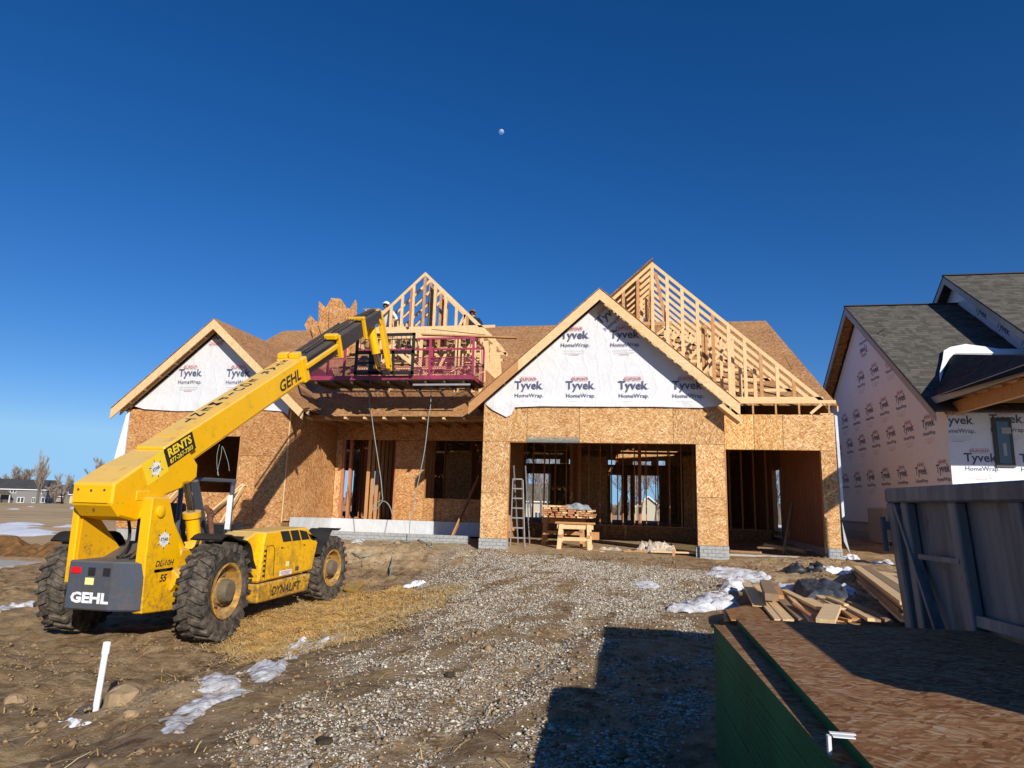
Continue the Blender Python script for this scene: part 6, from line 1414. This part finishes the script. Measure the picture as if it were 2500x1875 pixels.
while len(pts) < 60000:
    y = 1.9 + 15.2 * rg.random() ** 1.35; x = -4.4 + 7.6 * rg.random()
    d = pdist(gravel_P, x, y)
    if d < -.9: continue
    n = frac((x * 1.1, y * 1.1, 0), 9); n2 = frac((x * 3.3, y * 3.3, 0), 10)
    m_ = sm(-.25, .3, d + .35 * n) * (sm(-.12, .36, gdens(x, y)) * .94 + .06)
    if d < -.1: m_ = max(m_, .015)
    if rg.random() < m_: pts.append((x, y))
def stone(tv, p):
    s = (.0035 + .007 * rg.random() ** 3 + .0006 * p[1] + (.013 * (rg.random() > .985)))
    a = rg.random() * 6.28; c_, s_ = cos(a), sin(a); q = tv * (1 + .35 * (rg.random((6, 3)) - .5)) * np.array([s * 1.25, s * .9, s * .65])
    q = q + s * .3 * (rg.random((6, 3)) - .5); r_ = np.empty_like(q); r_[:, 0] = q[:, 0] * c_ - q[:, 1] * s_ + p[0]; r_[:, 1] = q[:, 0] * s_ + q[:, 1] * c_ + p[1]; r_[:, 2] = q[:, 2] + hgt(p[0], p[1]) + s * .28; return r_
scatter('gravel', pts, octv, octf, 'gravel', stone)
pts = []
while len(pts) < 17000:
    y = 6.5 + 6.5 * rg.random(); x = -8 + 6.5 * rg.random(); d = pdist(straw_P, x, y)
    if rg.random() < sm(-.35, .2, d + .2 * frac((x * 1.1, y * 1.1, 0), 9)) + .006: pts.append((x, y))
for _ in range(900): pts.append((-6.5 + 6 * rg.random(), 3.2 + 9 * rg.random()))
stv = [(-1, -1, 0), (1, -1, 0), (1, 0, .12), (-1, 0, .12), (1, 1, .0), (-1, 1, .0)]; stf = [(0, 1, 2, 3), (3, 2, 4, 5)]
def strawp(tv, p):
    L = .03 + .07 * rg.random(); w_ = .0022 + .0016 * rg.random(); a = rg.normal(.6, .8); c_, s_ = cos(a), sin(a); q = tv * np.array([w_, L, L * .9]); t = (rg.random() - .5) * .5
    q[:, 2] = q[:, 2] + q[:, 1] * t; r_ = np.empty_like(q); r_[:, 0] = q[:, 0] * c_ - q[:, 1] * s_ + p[0]; r_[:, 1] = q[:, 0] * s_ + q[:, 1] * c_ + p[1]; r_[:, 2] = q[:, 2] + hgt(p[0], p[1]) + .012 + abs(t) * L; return r_
scatter('straw', pts, stv, stf, 'straw', strawp)
# mud crumbs
pts = []
while len(pts) < 15000:
    y = 2.2 + 15 * rg.random() ** 1.3; x = -9 + 14 * rg.random()
    if frac((x * .9, y * .9, 0), 77) > -.05: pts.append((x, y))
def crumb(tv, p):
    s = (.006 + .018 * rg.random() ** 3 + .0006 * p[1] + .03 * (rg.random() > .985)); q = tv * (1 + .6 * (rg.random((6, 3)) - .5)) * s; q[:, 0] += p[0]; q[:, 1] += p[1]; q[:, 2] = q[:, 2] * .7 + hgt(p[0], p[1]) + s * .2; return q
M['crumb'] = plain('soil', (.26, .18, .105), .95, .1, .3, 9)
scatter('soil_crumbs', pts, octv, octf, 'crumb', crumb)
# hay tuft on the right heap
# ------------------------------------------------------------------ bare trees
def tree(base, H_, seed, label, cat='tree', spread=.38, nb=5, twigr=.012, group=None, trunk=.16, up=.6, levels=4, cluster=1):
    rr = random.Random(seed); t = thing('bare_tree', label, cat, base, group); tk, tw = MB(), MB()
    def grow(p, d, L, r, lv):
        segs = 4; pts_ = [p]; q = p.copy(); dd = d.copy()
        for i in range(segs):
            dd = (dd + Vector((rr.uniform(-1, 1), rr.uniform(-1, 1), rr.uniform(-.2, .6) * up)) * .14).normalized(); q = q + dd * L / segs; pts_.append(q.copy())
        (tk if lv < 2 else tw).tube(pts_, [max(twigr * .5, r * (1 - .6 * i / segs)) for i in range(segs + 1)], 5 if lv < 2 else 3, caps=False)
        if lv < levels:
            for i in range(nb + (1 if lv else 3)):
                f_ = rr.uniform(.25, 1.0); j = min(segs - 1, int(f_ * segs)); o_ = pts_[j].lerp(pts_[j + 1], f_ * segs - j); a = rr.uniform(0, 2 * pi); s_ = spread * rr.uniform(.7, 1.4)
                e = Vector((cos(a), sin(a), 0)); nd = (dd * (1 - s_ * .35) + e * s_ + Vector((0, 0, up * .35))).normalized(); grow(o_, nd, L * rr.uniform(.42, .62), max(twigr * .6, r * .45), lv + 1)
    for c_ in range(cluster):
        dirn = Vector((rr.uniform(-.2, .2) * (cluster > 1), rr.uniform(-.2, .2) * (cluster > 1), 1)).normalized()
        grow(Vector(base), dirn, H_ * .62, trunk, 0)
    tk.build('trunk', 'bark', t); tw.build('crown', 'twig', t); return t
def dirpt(px, D):
    d = ray(px, 1222); h = hypot(d.x, d.y); x, y = d.x / h * D, d.y / h * D; return Vector((x, y, hbase(x, y) - .1))
tree(dirpt(92, 225), 12.0, 1, 'tall bare tree standing in front of the grey house at the far left', spread=.34, nb=4, twigr=.03, trunk=.3, up=1.5, cluster=3)
tree(dirpt(152, 225), 8.0, 2, 'bare tree right of the tall one, between the grey house and the handler', spread=.42, nb=4, twigr=.028, trunk=.22, up=1.2, cluster=3)
tree(dirpt(136, 218), 5.5, 3, 'low bushy bare tree at the right corner of the grey house', spread=.5, nb=6, twigr=.04, trunk=.15, up=.8, cluster=3)
tree(dirpt(252, 150), 9.6, 4, 'bare treetop just showing behind the raised boom', spread=.45, nb=6, twigr=.04, trunk=.2)
for i, (px, D, H_, lb) in enumerate(((30, 300, 12, 'far'), (48, 300, 11, 'far'), (15, 310, 10.5, 'far'))):
    tree(dirpt(px, D), H_, 10 + i, ('left', 'right', 'middle')[i] + ' of the three faint bare treetops behind the roof of the grey house', spread=.5, nb=6, twigr=.04, trunk=.3)
BT = [(1300, 75, 10.5, 'thin bare tree seen at the left of the left rear opening'), (1322, 70, 12.0, 'forked bare tree seen through the left rear opening'), (1338, 85, 11, 'bare tree seen behind the second stud of the left rear opening'), (1508, 75, 11, 'bare tree seen in the narrow rear opening'), (1535, 95, 11, 'bare tree seen between the close studs in the middle'),
      (1562, 90, 9, 'bare tree beside the cream house seen through the garage'), (1598, 110, 12, 'bare tree right of the cream house seen through the garage'), (1140, 90, 9, 'bare tree seen through the porch window opening'), (1165, 100, 8, 'second bare tree seen through the porch window opening'), (1903, 70, 6, 'bare bush seen through the side door')]
for i, (px, D, H_, lb) in enumerate(BT): tree(dirpt(px, D), H_, 30 + i, lb, spread=.5, nb=5, twigr=.016 * D / 70, trunk=.16)
tb = []
v, f = [], []; rr = random.Random(5); mb = MB()
for i in range(2600):   # far thicket behind the lots
    a = rr.uniform(-.9, .85); D = rr.uniform(330, 420); x, y = D * sin(a), D * cos(a); z = hbase(x, y); h_ = rr.uniform(3, 9) * (.6 + .5 * (frac((a * 9, 0, 0), 91) + .5)); w_ = rr.uniform(.5, 1.6)
    if a < -.62: h_ *= .45
    for q in range(2):
        b = rr.uniform(0, pi); mb.add([(x - w_ * cos(b), y - w_ * sin(b), z - 1), (x + w_ * cos(b), y + w_ * sin(b), z - 1), (x + w_ * .5 * cos(b) + rr.uniform(-1, 1), y, z + h_ * .8), (x, y + .5, z + h_), (x - w_ * .8 * cos(b), y, z + h_ * .6)], [(0, 1, 2, 3, 4)])
tag(mb.build('thicket', 'brush'), 'brown mass of bare trees along the far horizon', 'trees', kind='stuff')
# ------------------------------------------------------------------ far houses
def house(name, base, ang, L, Wd, wall, roofh, mw, mr, label, windows=(), doors=(), gar=None):
    """long side L along local x, facing the camera with local -y"""
    t = thing(name, label, 'house', base); ca_, sa_ = cos(ang), sin(ang)
    def W(x, y, z): return (base.x + x * ca_ - y * sa_, base.y + x * sa_ + y * ca_, base.z + z)
    MB().prism([W(-L / 2, -Wd / 2, -1), W(L / 2, -Wd / 2, -1), W(L / 2, Wd / 2, -1), W(-L / 2, Wd / 2, -1)], (0, 0, wall + 1)).build('wall', mw, t)
    for s in (-1, 1): MB().prism([W(s * L / 2, -Wd / 2, wall), W(s * L / 2, Wd / 2, wall), W(s * L / 2, 0, wall + roofh)], (Vector(W(-s * .1, 0, 0)) - Vector(W(0, 0, 0)))).build('gable_wall', mw, t)
    for s in (-1, 1):
        o_ = .5; P_ = [W(-L / 2 - o_, s * (Wd / 2 + o_), wall - roofh * o_ * 2 / Wd), W(L / 2 + o_, s * (Wd / 2 + o_), wall - roofh * o_ * 2 / Wd), W(L / 2 + o_, 0, wall + roofh), W(-L / 2 - o_, 0, wall + roofh)]
        MB().prism(P_, (0, 0, .2)).build('roof', mr, t); MB().beam(P_[0], P_[1], .25, .25).build('eave_board', 'white', t); MB().beam(P_[0], P_[3], .2, .3).build('eave_board', 'white', t); MB().beam(P_[1], P_[2], .2, .3).build('eave_board', 'white', t)
    for (x, z, w_, h_) in windows:
        fr = MB().prism([W(x - w_ / 2, -Wd / 2 - .06, z), W(x + w_ / 2, -Wd / 2 - .06, z), W(x + w_ / 2, -Wd / 2 - .06, z + h_), W(x - w_ / 2, -Wd / 2 - .06, z + h_)], Vector(W(0, .05, 0)) - Vector(W(0, 0, 0))).build('window', 'white', t)
        for q in (-1, 1): MB().prism([W(x + q * w_ * .24 - w_ * .19, -Wd / 2 - .08, z + .12), W(x + q * w_ * .24 + w_ * .19, -Wd / 2 - .08, z + .12), W(x + q * w_ * .24 + w_ * .19, -Wd / 2 - .08, z + h_ - .12), W(x + q * w_ * .24 - w_ * .19, -Wd / 2 - .08, z + h_ - .12)], Vector(W(0, .015, 0)) - Vector(W(0, 0, 0))).build('pane', 'glass', fr)
    return t, W
b = dirpt(62, 245); az = atan2(b.x, b.y)
t, W = house('far_house', b, -az + .10, 14, 8, 4.3, 2.5, 'sid_grey', 'far_roof', 'large grey two-storey house with a dark roof at the far left', [(-3.6, 2.9, 1.4, 1.1), (1.5, .2, .8, 1.6), (-1.6, .2, 1.7, 1.6), (4.2, .3, 1.8, 1.6), (3.2, 2.9, .9, 1.0)])
MB().prism([W(-9.5, -7.5, 2.4), W(-4.2, -7.5, 2.4), W(-5.5, -3, 3.9), (W(-9.5, -3, 4.0))], (0, 0, .25)).build('porch_roof', 'far_roof2', t)
for x in (-9.2, -6.8, -4.5): MB().beam(W(x, -7.3, -.5), W(x, -7.3, 2.4), .2, .2).build('porch_post', 'white', t)
MB().prism([W(-10, -4.4, -1), W(-4, -4.4, -1), W(-4, -4.4, 2.4), W(-10, -4.4, 2.4)], (0, .1, 0)).build('porch_shade', 'frame', t)  # flat dark sheet stands in for the shade under the porch roof
b = dirpt(150, 265); house('far_house', b, -atan2(b.x, b.y), 10, 8, 2.6, 3.2, 'sid_tan', 'far_roof', 'low dark-roofed house behind the bare trees at the far left', [(2, .8, 1.4, 1.2), (-2, .8, 1.4, 1.2)])
b = dirpt(199, 250); house('far_house', b, -atan2(b.x, b.y) + .2, 8, 8, 3.2, 2.6, 'sid_beige', 'far_roof', 'cream house with a dark roof peeping out left of the handler', [(-1.5, .9, 1.6, 1.5)])
b = dirpt(1583, 175); house('far_house', b, -atan2(b.x, b.y) + pi / 2, 8, 7.0, 3.6, 2.8, 'sid_beige', 'far_roof2', 'cream gable-fronted house seen through the rear garage openings', [])
b2 = b; ca2 = -atan2(b.x, b.y); 
b = dirpt(1352, 150); house('far_house', b, -atan2(b.x, b.y) - .1, 13, 8, 5.0, 3.4, 'sid_beige', 'far_roof2', 'tan two-storey house seen through the left rear opening', [(-3, .8, 1.6, 1.6), (-1, 3, 1.2, 1.4), (1.5, 3, 1.2, 1.4), (-5, 3, 1.2, 1.4)])
b = dirpt(1293, 190); house('far_house', b, -atan2(b.x, b.y), 10, 8, 4.5, 3, 'sid_white', 'far_roof', 'white house seen at the left edge of the left rear opening', [(-1, .8, 1.6, 1.6), (1.5, 2.8, 1.2, 1.4)])
b = dirpt(1148, 170); house('far_house', b, -atan2(b.x, b.y), 10, 8, 3.0, 2.5, 'sid_white', 'far_roof', 'white house seen low through the porch window opening', [(-1, .8, 1.6, 1.3)])
# ------------------------------------------------------------------ moon
md_ = ray(1224, 322).normalized(); mo = MB(); n1_, n2_ = 16, 24; v, f = [], []; MR_ = 6000 * .0039
for i in range(n1_ + 1):
    for j in range(n2_): a = pi * i / n1_ - pi / 2; b = 2 * pi * j / n2_; v.append((cos(a) * cos(b) * MR_, cos(a) * sin(b) * MR_, sin(a) * MR_))
for i in range(n1_):
    for j in range(n2_): f.append((i * n2_ + j, i * n2_ + (j + 1) % n2_, (i + 1) * n2_ + (j + 1) % n2_, (i + 1) * n2_ + j))
k = N('moon_surface', 1, 0); df = k.new('ShaderNodeBsdfDiffuse'); tr = k.new('ShaderNodeBsdfTransparent'); ad = k.new('ShaderNodeAddShader'); mx = k.new('ShaderNodeMixShader'); geo = k.new('ShaderNodeNewGeometry')
k.l.new(k.ramp(k.noise(.035, 4), [(.4, (.12, .12, .11)), (.6, (.34, .33, .30))]), df.inputs[0]); k.l.new(df.outputs[0], ad.inputs[0]); k.l.new(tr.outputs[0], ad.inputs[1])
k.l.new(geo.outputs['Backfacing'], mx.inputs[0]); k.l.new(ad.outputs[0], mx.inputs[1]); tr2 = k.new('ShaderNodeBsdfTransparent'); k.l.new(tr2.outputs[0], mx.inputs[2]); k.l.new(mx.outputs[0], k.n['Material Output'].inputs[0]); M['moon'] = k.m
o = mo.add(v, f).build('moon', 'moon', smooth=True); o.location = Vector((0, 0, EYE)) + md_ * 6000; tag(o, 'small pale daytime moon high in the blue sky', 'moon')
